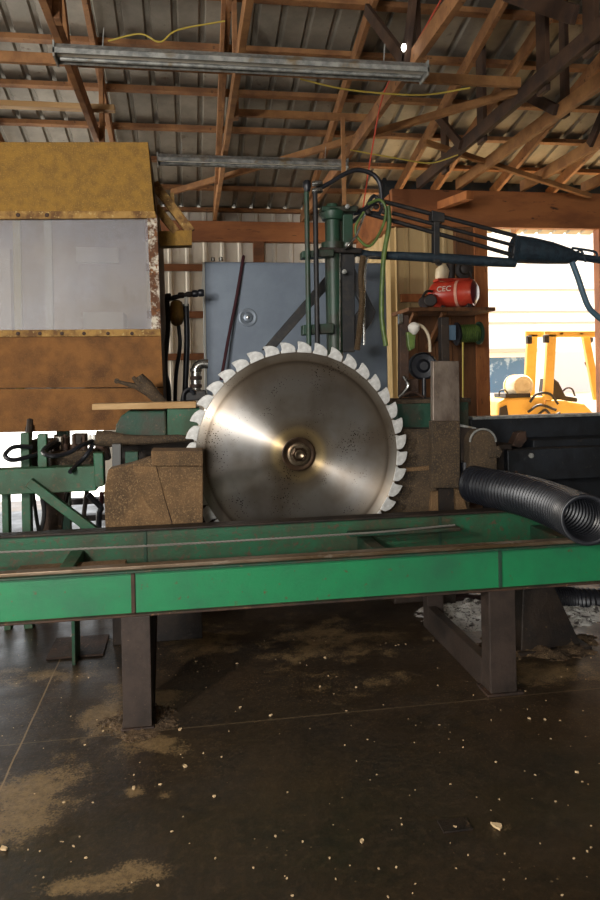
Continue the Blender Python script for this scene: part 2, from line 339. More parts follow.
mb = MB(); x = XS+.08
while x < xj-.02: w = min(.2, xj-x); mb.box(x, x+w-.006, DY-.075, DY-.045, 0, zt); x += w
for z in (zt-.06, 1.2): mb.box(XS+.08, xj, DY-.045, DY+.03, z-.05, z+.05)
trim(mb, ply)
# roof: ribbed sheeting over purlins
SL = .25
def zr(Y): return 3.62 + SL*(WY-Y)
mb = MB(); pitch = .23; x = -9
prof = []
while x < 14:
    for da, h in ((0, 0), (.165, 0), (.18, .03), (.215, .03)): prof.append((x+da, h))
    x += pitch
prof.append((14, 0))
for (a, h0), (b, h1) in zip(prof, prof[1:]):
    zt0 = zr(9.9)+.14; zt1 = zr(0)+.14
    mb.bm.faces.new([mb.bm.verts.new(p) for p in ((a, 9.9, zt0+h0), (b, 9.9, zt0+h1), (b, 0, zt1+h1), (a, 0, zt1+h0))])
    mb.bm.faces.new([mb.bm.verts.new(p) for p in ((a, 0, zt1+h0), (b, 0, zt1+h1), (b, -7.4, zt1+h1-7.4*SL), (a, -7.4, zt1+h0-7.4*SL))])
bmesh.ops.remove_doubles(mb.bm, verts=mb.bm.verts[:], dist=1e-4)
o = mb.build('ceiling', roofm, loc=(0, 0, 3)); s = o.modifiers.new('s', 'SOLIDIFY'); s.thickness = .006; s.offset = 1; struct(o)
for Y in (9.25, 8.7, 8.1, 7.5, 6.9, 6.3, 5.7, 5.1, 4.5, 3.9, 3.3, 2.7, 2.1, 1.5, .9, .3):
    trim(MB().box(-8.9, 13.9, Y-.045, Y+.045, zr(Y)+.072, zr(Y)+.118), wood, bevel=.003)
shaded_wood = M('silhouetted_timber', '4a3322', .8, 0, '33231a', 4, (.4, .6))  # roof timber darkened to read as silhouette against the lit sheeting
# roof trusses, side by side
tx = [(-1.9, 'beyond the left edge of the ochre booth'), (-.75, 'crossing the upper left corner above the ochre booth'), (.37, 'running straight down to the wall above the blue cabinet'),
      (1.54, 'its chord passing the right end of the long light fixture'), (2.62, 'long dark diagonal from the right edge to the green mast'), (3.09, 'warm lit, just right of the long dark diagonal'),
      (3.88, 'warm lit over the door opening, second from the right'), (4.65, 'warm lit at the far right over the door opening')]
for i, (X, d) in enumerate(tx):
    r = thing('roof_truss', 'timber roof truss ' + d, 'roof truss', (X, 9.3 if X < 2 else DY, 3.58), 'timber roof trusses')
    yb = 9.28 if X < 2.2 else DY-.03
    wt = .045; z0 = 3.58 if X < 2.2 else 3.625; y0 = -.5
    MB().box(X-wt/2, X+wt/2, y0, yb, z0, z0+.12).build('bottom_chord', wood_lt if i in (2, 5, 6, 7) else (shaded_wood if i == 4 else wood), r, .003)
    MB().bar((X, 9.5, zr(9.5)+.0), (X, 0, zr(0)+.0), wt, .13).build('top_chord', wood, r, .003)
    if i == 4:
        for px, py in ((447, 170), (491, 140), (555, 90), (588, 50)):
            Y = az(px, py, z0).y; MB().box(X+wt/2, X+wt/2+.038, Y-.07, Y+.07, z0-.03, zr(Y)+.03).build('vertical_web', shaded_wood, r, .003)
        MB().bar((X-.04, 5.3, zr(5.3)-.05), (X-.04, 4.3, z0+.25), .035, .12).build('diagonal_web', shaded_wood, r, .003)
        MB().bar((X-.04, 6.9, zr(6.9)-.05), (X-.04, 6.3, z0+.05), .035, .09).build('diagonal_web', shaded_wood, r, .003)
    else:
        va, dg = {0: ((5, 3), ((6, 5),)), 1: ((6.3, 4.2), ((5.2, 4.2),)), 2: ((5.6, 3.4), ((7.6, 5.6),)), 3: ((4.6, 3.2), ((4.6, 3.9), (4.6, 5.6))), 5: ((5.4, 4.0), ((5.4, 6.4),)), 6: ((5.2,), ((6.2, 5.2),)), 7: ((5.2,), ((6.4, 5.4),))}[i]
        for Y in va: MB().box(X+wt/2, X+wt/2+.038, Y-.045, Y+.045, z0, zr(Y)+.03).build('vertical_web', wood if i < 3 else shaded_wood, r, .003)
        for a, b in dg: MB().bar((X-.04, a, z0+.06), (X-.04, b, zr(b)-.02), .035, .09).build('diagonal_web', wood if i < 3 else shaded_wood, r, .003)
# loose boards tied across the truss chords
ztop = 3.705
Yl = 5.06
xr = at(520, 88, Yl).x
tag(MB().box(-6, xr, Yl-.02, Yl+.02, 3.705, 3.78).build('lateral_board', wood_lt, bevel=.003), 'long brown board running under the trusses behind the long light fixture', 'board', 'boards tied across the roof trusses')
Yl = 5.88
tag(MB().box(-6, at(115, 114, Yl).x, Yl-.04, Yl+.04, 3.705, 3.75).build('lateral_board', plank_m, bevel=.004), 'short pale board with a cut end just above the ochre booth', 'board', 'boards tied across the roof trusses')
tag(MB().box(at(236, 116, Yl).x, at(376, 116, Yl).x, Yl-.02, Yl+.02, 3.705, 3.765).build('lateral_board', wood_lt, bevel=.003), 'brown board between two trusses from which a thin pale batten hangs', 'board', 'boards tied across the roof trusses')
p = az(172, 192, 3.735); q = az(522, 90, 3.735)
tag(MB().bar(p, q, .05, .06).build('lateral_board', wood_lt, bevel=.003), 'long slanting brown brace board rising left to right beneath the trusses', 'board', 'boards tied across the roof trusses')
p = az(470, 150, 3.9); q = az(590, 190, 3.9)
tag(MB().bar(at(425, 142, 6.6), at(590, 196, 7.45), .05, .05).build('lateral_board', wood_lt, bevel=.003), 'thin lit brace board slanting down to the right above the door header', 'board', 'boards tied across the roof trusses')
tag(MB().bar(at(440, 206, 7.66), at(470, 195, 7.0), .09, .09).build('timber_block', jambm, bevel=.004), 'stubby orange lit timber jutting out under the door header', 'board')
t = at(342.5, 120, 5.85); tag(MB().box(t.x-.016, t.x+.016, 5.83, 5.86, at(342, 205, 5.85).z, 3.72).build('hanging_batten', wood_lt), 'thin pale batten hanging straight down beside the green mast', 'batten')
# ---- lights
def fixture(x0, x1, Y, z, label, w=.14):
    r = thing('light_fixture', label, 'light fixture', ((x0+x1)/2, Y, z), 'strip lights under the trusses')
    # reflector: shallow inverted channel
    mb = MB(); pr = [(-w*.5, 0), (-w*.5, .03), (-.035, .075), (.035, .075), (w*.5, .03), (w*.5, 0), (w*.5-.006, 0), (w*.5-.006, .026), (.03, .068), (-.03, .068), (-w*.5+.006, .026), (-w*.5+.006, 0)]
    mb.prism([(x0, Y+a, z+b) for a, b in pr], (x1-x0, 0, 0)); mb.build('reflector', zinc, r)
    MB().box(x0+.01, x1-.01, Y-.028, Y+.028, z+.02, z+.06).build('ballast_cover', white_p, r, .004)
    MB().cyl((x0+.03, Y-.0, z+.0), (x1-.03, Y, z+.0), .013, 12).build('tube', zinc, r)
    for x in (x0, x1-.01): MB().box(x, x+.01, Y-w/2, Y+w/2, z-.02, z+.075).build('end_cap', zinc, r)
    for f in (.12, .88):
        x = x0+(x1-x0)*f; MB().tube([(x, Y, z+.07), (x+.01, Y, z+.2)], .004, 6).build('hanger', zinc, r)
a = at(53, 45, 4.3); b = at(428, 62, 4.3)
fixture(a.x, b.x, 4.36, 3.44, 'long grey metal strip light spanning the top of the view', .16)
a = at(157, 160, 6.5); b = at(348, 162, 6.5)
fixture(a.x, b.x, 6.55, 3.5, 'shorter grey metal strip light farther back above the green mast', .16)
o = MB().lathe(at(404, 44, 4.5), (0, .2, -1), [(0, .010), (.01, .015), (.024, .018), (.04, .012), (.048, .004)], 16).build('light_spot', None or M('glowing_spot', 'ffffff', .3))  # glowing bead added in place of a bright spot of light
bn = o.data.materials[0].node_tree.nodes['Principled BSDF']; bn.inputs['Emission Color'].default_value = (1, .95, .85, 1); bn.inputs['Emission Strength'].default_value = 8
tag(o, 'tiny glowing white bead standing in for a bright spot just above the right end of the long strip light', 'light spot')
tag(MB().tube(pt([(441, 0, 4.3), (415, 45, 4.6), (385, 90, 5.0), (372, 150, 5.2), (362, 215, 5.2)], 5), .006, 6).build('electric_cord', cordred), 'thin red cord dropping from the roof past the long strip light', 'cord')
tag(MB().tube(pt([(300, 79, 4.7), (350, 90, 4.7), (420, 95, 4.7), (470, 88, 4.7)], 5), .006, 6).build('electric_cord', cordyel), 'thin yellow cord sagging below the long strip light', 'cord')
tag(MB().tube(pt([(350, 150, 6.1), (395, 158, 6.1), (430, 163, 6.1), (458, 155, 6.0)], 5), .006, 6).build('electric_cord', cordyel), 'thin yellow cord sagging to the right of the farther strip light', 'cord')
tag(MB().tube(pt([(108, 41, 4.28), (140, 34, 4.28), (160, 42, 4.3), (178, 30, 4.3), (225, 21, 4.35)], 5), .005, 6).build('electric_cord', cordyel), 'thin yellow cord looped on top of the left end of the long strip light', 'cord')
# ================================================================ OUTSIDE
Yb = 17
r = thing('white_building', 'overexposed white building with a dark window seen through the door opening', 'building', at(560, 420, Yb))
a = at(440, 420, Yb); b = at(760, 420, Yb)
MB().box(a.x, b.x, Yb, Yb+4, -.1, 6.5).build('wall', ext_w, r)
for y0, y1 in ((289, 291), (311, 313), (322, 324)):
    z = at(540, (y0+y1)/2, Yb).z; MB().box(a.x, b.x, Yb-.04, Yb, z-.02, z+.03).build('siding_batten', ext_d, r)
p0 = at(470, 358, Yb); p1 = at(528, 392, Yb)
w = MB().box(p0.x, p1.x, Yb-.05, Yb, p1.z, p0.z).build('window', glass_b, r)
MB().box(p0.x-.1, p1.x+.1, Yb-.08, Yb-.03, p0.z, p0.z+.12).build('window_frame', ext_w, w)
MB().box(p0.x-.1, p1.x+.1, Yb-.08, Yb-.03, p1.z-.12, p1.z).build('window_frame', ext_w, w)
z = at(500, 353, Yb).z; MB().box(a.x, at(532, 350, Yb).x, Yb-.3, Yb, z, z+.1).build('canopy', ext_d, r)
p0 = at(552, 352, Yb); p1 = at(590, 392, Yb)
w = MB().box(p0.x, p1.x, Yb-.05, Yb, p1.z, p0.z).build('door_panel', M('pale_lilac_door', 'b4a9b0', .6), r)
# forklift
YF = 9.9
r = thing('forklift', 'yellow forklift parked outside the door opening with a gas cylinder', 'forklift', Vector((at(550, 420, YF).x, YF, 0)))
def fpx(pix, Y, d, name, mat, bev=.01, par=None): return MB().pp(pix, Y, d).build(name, mat, par or r, bev)
fpx([(496, 428), (498, 402), (505, 398), (545, 396), (548, 428)], YF, .9, 'counterweight', fork_y, .04)
fpx([(546, 428), (546, 400), (562, 400), (585, 404), (593, 412), (594, 428)], YF+.02, .85, 'engine_cover', fork_y, .03)
g0 = at(520, 432, YF).x; g1 = at(640, 432, YF).x
MB().box(g0-.25, g1, YF+.02, YF+.88, .3, at(520, 426, YF).z).build('chassis', fork_y, r, .03)
for nm, xx in (('rear_wheel', g0+.1), ('front_wheel', g1-.4)):
    for yy in (YF-.02, YF+.78):
        MB().lathe((xx, yy, .3), (0, 1, 0), [(0, .1), (.0, .27), (.03, .3), (.15, .3), (.18, .27), (.18, .1)], 28).build('wheel', fork_d, r)
fpx([(499, 424), (500, 408), (507, 405), (510, 424)], YF-.02, .03, 'grille', fork_d)
fpx([(528, 334), (538, 334), (535, 396), (525, 396)], YF+.6, .07, 'guard_post', fork_y)
fpx([(548, 334), (557, 334), (553, 400), (544, 400)], YF, .07, 'guard_post', fork_y)
fpx([(583, 336), (590, 336), (602, 400), (595, 400)], YF+.1, .07, 'guard_post', fork_y)
fpx([(526, 331), (640, 331), (640, 337), (526, 337)], YF+.6, .05, 'roof_rail', fork_y)
fpx([(545, 331), (640, 331), (640, 337), (545, 337)], YF, .05, 'roof_rail', fork_y)
for px in (560, 580, 600): a = at(px, 334, YF); MB().box(a.x, a.x+.05, YF, YF+.7, a.z-.01, a.z+.02).build('roof_bar', fork_y, r)
for px, yy in ((530, 336), (547, 335)):
    a = at(px-2, yy+4, YF-.04); MB().box(a.x-.04, a.x+.04, YF-.1, YF-.03, a.z-.06, a.z+.06).build('work_lamp', fork_d, r, .01)
c0 = at(512, 386, YF+.45); c1 = at(524, 386, YF-.0)
g = MB().lathe(c0, (c1-c0), [(0, .05), (.02, .14), (.06, .17), (.40, .17), (.44, .15), (.44, .12), (.42, .115)], 28).build('gas_cylinder', tank_w, r)
MB().lathe(c0+(c1-c0).normalized()*.1, (c1-c0), [(0, .172), (0, .178), (.03, .178), (.03, .172)], 28).build('strap', fork_y, g)
a = at(515, 396, YF+.1); MB().box(a.x-.2, a.x+.2, YF, YF+.4, a.z-.02, a.z+.04).build('cylinder_cradle', fork_d, r)
MB().tube(pt([(499, 396), (500, 391), (505, 390), (508, 394)], YF, 4), .012, 6).build('gas_hose', fork_d, r)
fpx([(551, 401), (554, 378), (559, 382), (566, 396), (578, 398), (578, 402)], YF+.25, .45, 'driver_seat', fork_d, .02)
MB().tube(pt([(563, 391), (567, 388), (572, 389), (575, 396)], YF+.2, 5), .014, 6).build('arm_rail', fork_d, r)
MB().tube(pt([(586, 362), (590, 370), (594, 378), (600, 386)], YF+.3, 5), .03, 8).build('steering_column', fork_d, r)
MB().lathe(at(588, 340, YF+.2), (.4, -1, .2), [(0, .03), (.03, .06), (.06, .05)], 16).build('mirror', fork_d, r)
for q in ([(530, 402), (537, 394), (550, 394), (558, 404)], [(528, 412), (540, 405), (556, 410)], [(535, 418), (545, 410), (552, 416), (560, 413)]):
    MB().tube(pt(q, YF-.04, 5), .02, 8).build('pipework', fork_d, r)
# left yard: rail fence seen under the booth
for i, (y0, lab) in enumerate(((508, 'upper'), (519, 'lower'))):
    a = at(0, y0-6, 10.5); b = at(120, y0-6, 10.5)
# ================================================================ LOG DECK (green table) in front
YB = 3.085
dk = thing('conveyor_table', 'long green steel channel table with rusty rails standing across the front', 'conveyor table', (.6, 3.5, 0))
XA, XB = -2.2, 3.2
zt, zb = .683, .487
def chan(y0, y1, flip):
    mb = MB(); t = .008; f = .012
    yy = [y0, y1] if not flip else [y1, y0]
    web = .03*(1 if not flip else -1)
    mb.box(XA, XB, min(yy[0]+web, yy[0]+web+t), max(yy[0]+web, yy[0]+web+t), zb+f, zt-f)
    return mb
MB().box(XA, XB, YB+.025, YB+.035, zb+.01, zt-.01).build('front_beam_web', green_bright, dk)
MB().box(XA, XB, YB-.002, YB+.09, zb, zb+.010).build('bottom_flange', rust, dk, .003)
MB().box(XA, XB, YB+.002, YB+.09, zt-.010, zt).build('top_flange', green_dark, dk, .003)
MB().box(XA, XB, YB+.02, YB+.075, zt, zt+.018).build('front_rail', railsteel, dk, .005)
for px in (132, 502):
    x = at(px, 600, YB).x; MB().box(x-.005, x+.012, YB+.018, YB+.025, zb+.01, zt-.01).build('weld_strip', rust if px < 200 else green_dark, dk, .002)
YR = 3.96
MB().box(XA, XB, YR, YR+.01, .46, .675).build('rear_beam_web', M('grimy_green_paint', '1d5a3c', .55, 0, '33402c', 3.5, (.4, .62), '4f4230', 30, (.54, .68), .2), dk)
MB().box(XA, XB, YR-.03, YR+.07, .675, .688).build('rear_flange', darkrust, dk, .004)
MB().box(XA, XB, YR-.03, YR+.07, .45, .46).build('rear_bottom_flange', darkrust, dk, .003)
for px in (145, 440): x = at(px, 535, YR).x; MB().box(x-.008, x+.008, YR-.008, YR, .46, .675).build('weld_strip', green_dark, dk)
for X in (-1.5, -.62, .98, 2.05):
    MB().box(X-.035, X+.035, YB+.036, YR, .50, .585).build('cross_member', green if X < .5 else green_dark, dk, .004)
# bearer trays between the rails
a = az(30, 548, .60); b = az(120, 545, .60)
MB().box(a.x, b.x+.05, 3.5, 3.8, .54, .56).build('tray_plate', dusty, dk, .003)
a = az(250, 545, .6); b = az(330, 545, .6); MB().box(a.x, b.x, 3.30, 3.42, .56, .60).build('guide_block', green_dark, dk, .006)
MB().box(b.x-.12, b.x, 3.32, 3.40, .60, .635).build('guide_block', green, dk, .006)
a = az(415, 520, .64); MB().box(a.x-.45, a.x+.2, 3.80, 3.88, .61, .63).build('cable_guide', green_dark, dk, .004)
# legs
xl0 = at(123, 720, YB).x; xl1 = at(152, 720, YB).x
mb = MB().box(xl0, xl1, YB+.0, YB+.012, .012, zb); mb.box((xl0+xl1)/2-.006, (xl0+xl1)/2+.006, YB+.012, YB+.198, .012, zb); mb.box(xl0, xl1, YB+.198, YB+.21, .012, zb)
mb.build('leg', legsteel, dk, .003)
MB().prism([(xl1-.014, YB+.01, .013), (xl1-.014, YB+.16, .013), (xl1-.014, YB+.72, zb-.001), (xl1-.014, YB+.01, zb-.001)], (.012, 0, 0)).build('shaded_web', blackd, dk)  # black side sheet stands in for the shaded recess of the leg
MB().bar((xl1-.02, YB+.165, .02), (xl1-.02, YB+.725, zb-.002), .05, .01).build('gusset_flange', legsteel, dk)
MB().box(xl0-.008, xl1+.01, YB-.008, YB+.22, 0, .012).build('foot_plate', rust, dk, .003)
xr0 = at(491, 690, YB).x; xr1 = at(517, 690, YB).x
mb = MB().box(xr0, xr1, YB, YB+.012, .012, zb); mb.box(xr0, xr0+.012, YB+.012, YB+.1, .012, zb); mb.box(xr1-.012, xr1, YB+.012, YB+.1, .012, zb); mb.box(xr0+.012, xr1-.012, YB+.09, YB+.1, .012, zb)
mb.build('leg', legsteel, dk, .003)
MB().box(xr0, xr0+.1, YR, YR+.08, .0, .45).build('leg', legsteel, dk, .003)
MB().box(xr0-.0, xr0+.05, YB+.1, YR, .0, .14).build('foot_runner', legsteel, dk, .003)
MB().box(xr0-.02, xr1+.03, YB-.01, YB+.12, 0, .012).build('foot_plate', rust, dk, .002)
xg = at(77, 640, 3.98).x; MB().box(xg-.008, xg+.008, YR-.1, YR+.08, .0, .45).build('leg', green, dk)
MB().box(xg-.16, xg+.14, YR+.0, YR+.3, 0.001, .012).build('foot_plate', rust, dk)
# steel cable over the table
mb = MB(); pts = pt([(-40, 554, 3.62), (100, 548, 3.62), (200, 543, 3.62), (300, 537, 3.62), (380, 532, 3.66), (455, 525, 3.72)], 3.6, 40)
for k in range(3):
    tw = []
    for i, p in enumerate(pts):
        ph = i*1.1 + k*2*PI/3; tw.append(p+Vector((0, math.cos(ph)*.003, math.sin(ph)*.003)))
    mb.tube(tw, .0034, 5)
tag(mb.build('steel_cable', M('dull_cable_steel', '77736c', .7, .2)), 'thin twisted steel cable stretched along the green table between its rails', 'cable')
# ================================================================ SAW BLADE
YS = 4.3; C = Vector((.662, YS, 1.028)); RB = .645; RT = .70; NT = 40
bl = thing('circular_saw_blade', 'huge shiny circular saw blade with white teeth at the centre', 'saw blade', C)
mb = MB(); seg = 160
def ring(r, y): return [mb.bm.verts.new((C.x+r*math.cos(2*PI*k/seg), y, C.z+r*math.sin(2*PI*k/seg))) for k in range(seg)]
f1 = ring(.05, YS-.004); f2 = ring(.57, YS-.004); f3 = ring(.575, YS-.003); f4 = ring(RB, YS-.003); b4 = ring(RB, YS+.004); b1 = ring(.05, YS+.004)
R_ = [f1, f2, f3, f4, b4, b1, f1]
for A, B in zip(R_, R_[1:]):
    for k in range(seg): mb.bm.faces.new((A[k], A[(k+1) % seg], B[(k+1) % seg], B[k]))
mb.build('saw_plate', sawsteel, bl, smooth=True, loc=C)
def pol(r, a, y): return Vector((C.x+r*math.cos(a), y, C.z+r*math.sin(a)))
da = 2*PI/NT
mb = MB()   # one tooth: hooked holder with gullet; leading face towards counter-clockwise
proto = None
prof = [(RB-.012, .07), (RB+.010, .08), (RB+.024, .13), (RT-.020, .26), (RT-.010, .42), (RT-.003, .65), (RT+.001, .90), (RT-.004, .925), (RB+.030, .90), (RB+.012, .89), (RB+.002, .94), (RB-.012, .99)]
for k in range(NT):
    a0 = k*da
    mb = MB(); mb.prism([pol(r, a0+u*da, YS-.008) for r, u in prof], (0, .016, 0)); mb.build('tooth', tooth_m, bl, .0015)
hb = MB().lathe(C+Vector((0, -.004, 0)), (0, -1, 0), [(0, .105), (.012, .105), (.014, .098), (.010, .085), (.010, .07)], 64).build('hub_collar', hub_m, bl)
MB().lathe(C+Vector((0, -.014, 0)), (0, -1, 0), [(0, .072), (.012, .072), (.015, .066), (.015, .055), (.010, .052)], 48).build('washer', hubring, hb)
MB().lathe(C+Vector((0, -.02, 0)), (0, -1, 0), [(0, .048), (.02, .048), (.024, .040), (.018, .034), (.018, .02)], 6).build('arbor_nut', hub_m, hb, .002)
MB().lathe(C+Vector((0, -.03, 0)), (0, -1, 0), [(0, .03), (.018, .03), (.022, .024), (.016, .012)], 32).build('arbor_end', hubring, hb)
MB().lathe(C+Vector((0, .004, 0)), (0, 1, 0), [(0, .12), (.03, .12), (.03, .04), (.9, .04)], 32).build('arbor', hub_m, bl)
# ================================================================ SAW FRAME around the blade
sf = thing('saw_housing', 'sawdust-caked brown steel guard box left of the blade', 'saw guard', (at(150, 500, 4.1).x, 4.15, 0))
MB().pp([(106, 545), (104, 492), (108, 470), (132, 464), (150, 458), (203, 464), (203, 560), (106, 560)], 4.08, .14).build('guard_panel', dusty, sf, .006)
MB().pp([(151, 451), (203, 451), (203, 466), (152, 466)], 4.05, .2).build('guard_cap', dusty, sf, .005)
MB().tube(pt([(134, 466), (138, 482), (146, 500), (156, 512), (167, 524)], 4.078, 5), .006, 6).build('seam', dusty, sf)
MB().tube(pt([(156, 467), (160, 485), (166, 505), (172, 524)], 4.078, 5), .005, 6).build('seam', rust, sf)
MB().pp([(134, 466), (156, 467), (172, 526), (167, 526), (148, 503), (138, 482)], 4.072, .02).build('folded_flap', dusty, sf)
x0 = at(110, 500, 4.1).x; x1 = at(200, 500, 4.1).x
MB().box(x0, x1, 4.1, 4.21, 0, .55).build('stand', darkrust, sf, .005)
# right housing
sh = thing('saw_housing', 'dirty brown steel housing just right of the blade teeth', 'saw guard', (at(430, 500, 4.5).x, 4.5, 0))
MB().pp([(396, 431), (404, 429), (460, 429), (462, 470), (470, 500), (468, 530), (380, 530)], 4.42, .18).build('body', dusty_dark, sh, .006)
MB().pp([(432, 492), (462, 486), (468, 512), (430, 514)], 4.38, .04).build('sill_block', dusty, sh, .006)
MB().pp([(404, 468), (430, 466), (432, 470), (404, 472)], 4.40, .02).build('lip', dusty, sh, .002)
MB().box(at(390, 500, 4.5).x, at(465, 500, 4.5).x, 4.45, 4.6, 0, .62).build('stand', darkrust, sh, .01)
o = thing('steel_plate', 'tall scuffed upright steel plate with bright upper half, right of the blade', 'plate', at(445, 490, 4.33))
MB().pp([(433, 361), (459, 361), (460, 421), (433, 421)], 4.30, .05).build('upper_face', plate_m, o, .004)
MB().pp([(432, 421), (460, 421), (460, 488), (432, 488)], 4.295, .06).build('lower_face', dusty_dark, o, .004)
x = at(446, 480, 4.36).x; MB().box(x-.05, x+.05, 4.357, 4.405, 0, .95).build('stem', darkrust, o)
# machine base behind the blade
mbse = thing('machine_bed', 'dark machine bed running on the floor behind the blade', 'machine frame', (.8, 5.2, 0))
xa = at(150, 600, 4.75).x; xb = at(398, 600, 4.75).x
MB().box(xa, xb, 4.80, 5.5, 0, .72).build('bed', darkrust, mbse, .01)
MB().box(xa, xb, 4.755, 4.795, .0, .09).build('sole_plate', M('bluish_dark_steel', '27333a', .5, .2), mbse, .005)
MB().box(xb-.3, xb, 5.1, 5.4, .72, .95).build('bearing_stand', darkrust, mbse, .01)
# green boxes behind
gb = thing('machine_box', 'dusty dark green box under the plank left of the blade', 'machine box', at(150, 438, 4.7))
MB().pp([(115, 437), (116, 425), (121, 416), (128, 411), (166, 411), (167, 437)], 4.62, .3).build('rounded_cover', green_dark, gb, .012)
MB().pp([(167, 408), (200, 408), (200, 436), (167, 436)], 4.64, .3).build('side_box', green, gb, .008)
MB().box(at(120, 500, 4.7).x, at(195, 500, 4.7).x, 4.68, 4.74, 0, at(150, 436, 4.7).z).build('stand', darkrust, gb)
tag(MB().prism([at(92, 404, 4.6), at(196, 401.5, 4.6), at(196, 408, 4.6), at(92, 410, 4.6)], (0, .18, 0)).build('lumber_plank', plank_m, bevel=.003), 'pale sawn plank lying on the green box left of the blade', 'plank')
gr = thing('machine_box', 'dark green box behind the upright steel plate', 'machine box', at(430, 430, 4.7))
MB().pp([(398, 402), (469, 400), (469, 429), (398, 430)], 4.62, .35).build('body', green_dark, gr, .008)
MB().pp([(396, 400), (471, 398), (471, 402), (396, 404)], 4.60, .4).build('lid', dusty_dark, gr, .003)
MB().box(at(402, 500, 4.7).x, at(466, 500, 4.7).x, 4.88, 4.93, 0, at(430, 429, 4.7).z).build('stand', darkrust, gr)
# dusty claw (log dog) behind plank
cl = thing('log_grab', 'dust-covered forked steel claw leaning against the booth above the plank', 'claw', at(158, 402, 4.75))
MB().tube(pt([(164, 406), (155, 397), (147, 388), (141, 381), (138, 376)], 4.85, 4), [.045]*5+[.04]*6+[.05]*6, 10).build('arm', dusty_dark, cl) if False else MB().tube([at(164, 404, 4.85), at(155, 396, 4.85), at(146, 386, 4.85), at(139, 376, 4.85)], [.035, .042, .05, .03], 10).build('arm', dusty_dark, cl)
MB().tube([at(148, 392, 4.84), at(138, 387, 4.84), at(127, 384, 4.83), at(116, 381, 4.82)], [.03, .022, .014, .01], 8).build('prong', dusty_dark, cl)
MB().lathe(at(117, 381, 4.84), (0, -1, 0), [(0, .018), (.02, .018)], 12).build('eye', dusty_dark, cl)
MB().tube([at(146, 385, 4.84), at(138, 383, 4.83), at(133, 377, 4.82)], [.03, .022, .012], 8).build('prong', dusty_dark, cl)
# tapered rusty arm
ra = tag(MB().tube([at(96, 438, 4.42), at(110, 439, 4.42), at(125, 440, 4.42), at(150, 440, 4.42), at(178, 438.5, 4.42), at(192, 438.5, 4.42)], [.045, .05, .035, .028, .025, .012], 12).build('push_arm', dusty_dark), 'tapered dusty steel arm pointing at the teeth on the left of the blade', 'arm')
# left: green frame with hoses
lf = thing('support_stand', 'green steel frame with a horizontal box beam and slanting brace at the far left', 'frame', (at(50, 560, 4.45).x, 4.45, 0))
x0 = at(-120, 480, 4.4).x; x1 = at(97, 480, 4.4).x; z0 = at(50, 492, 4.4).z; z1 = at(50, 467, 4.4).z
MB().box(x0, x1, 4.36, 4.48, z0, z1).build('beam', green, lf, .006)
MB().pp([(93, 453), (103, 453), (104, 486), (95, 488)], 4.33, .1).build('end_bracket', green, lf, .006)
for px, ww in ((20, 8), (0, 6)):
    x = at(px, 500, 4.45).x; w = ww*4.45/F; MB().box(x, x+w, 4.485, 4.56, 0, at(20, 433, 4.5).z if px else z0).build('post', green, lf, .004)
x = at(41, 450, 4.5).x; MB().box(x, x+.052, 4.40, 4.46, z1, at(44, 433, 4.5).z).build('post', green, lf, .004)
MB().bar(at(29, 482, 4.33), at(101, 536, 4.33), .05, .055).build('brace', green, lf, .004)
vb = thing('valve_bank', 'grimy brown hydraulic valve block above the green beam at left', 'valve', (at(70, 465, 4.6).x, 4.65, z1))
MB().pp([(30, 440), (52, 440), (52, 468), (30, 468)], 4.66, .2).build('block', darkrust, vb, .01)
MB().pp([(50, 452), (95, 450), (95, 468), (50, 468)], 4.56, .16).build('manifold', dusty_dark, vb, .01)
for px in (56, 65, 74, 84): 
    c = at(px, 452, 4.62); MB().lathe(c, (0, 0, 1), [(0, .022), (.05, .022), (.05, .012), (.11, .012)], 12).build('fitting', rust, vb)
MB().pp([(55, 437), (61, 437), (61, 442), (55, 442)], 4.55, .04).build('cap', white_p, vb, .004)
MB().pp([(54, 437), (68, 437), (68, 452), (54, 452)], 4.75, .1).build('valve_body', dusty_dark, vb, .008)
MB().pp([(72, 434), (86, 434), (86, 451), (72, 451)], 4.74, .1).build('valve_body', darkrust, vb, .008)
MB().pp([(94, 438), (106, 436), (110, 460), (96, 462)], 4.74, .1).build('valve_body', rust, vb, .008)
for px in (88, 92): MB().pp([(px, 435), (px+3, 435), (px+3, 446), (px, 446)], 4.52, .04).build('cap', white_p, vb, .003)
for i, (q, lab) in enumerate((([(32, 447, 4.45), (14, 447, 4.4), (5, 455, 4.35), (12, 460, 4.35), (28, 457, 4.4), (42, 452, 4.5), (60, 443, 4.6)], 'black hydraulic hose looping left of the green post'),
            ([(60, 438, 4.6), (50, 444, 4.45), (43, 452, 4.35), (52, 456, 4.3), (68, 453, 4.35), (80, 446, 4.4), (92, 441, 4.5)], 'black hydraulic hose looping in front of the short green post'),
            ([(93, 444, 4.5), (88, 453, 4.45), (80, 462, 4.42), (70, 472, 4.3)], 'short black hydraulic hose dropping by the end bracket'))):
    tag(MB().tube(pt(q, 4.4, 6), .014, 8).build('hydraulic_hose', black), lab, 'hose', 'hydraulic hoses at the left')
for i, (q, rr, mt, lab) in enumerate((([(33, 492, 4.6), (36, 515, 4.6), (40, 545, 4.6), (41, 600, 4.65), (40, 619, 4.7)], .012, blackd, 'thin black hose hanging nearest the green post under the beam'),
            ([(41, 492, 4.62), (44, 515, 4.62), (38, 545, 4.62), (35, 600, 4.7), (36, 619, 4.75)], .014, blackd, 'second black hose hanging under the green beam'),
            ([(27, 465, 4.62), (29, 440, 4.62), (30, 420, 4.7)], .02, darkrust, 'rusty pipe rising behind the green post to the booth'))):
    tag(MB().tube(pt(q, 4.4, 6), rr, 8).build('hanging_hose', mt), lab, 'hose', 'hoses under the green beam')
tag(MB().bar(at(56, 492, 4.9), Vector((at(48, 560, 4.9).x-.02, 4.9, .02)), .12, .05).build('timber_prop', rust), 'brown slanting prop under the green beam at left', 'prop')
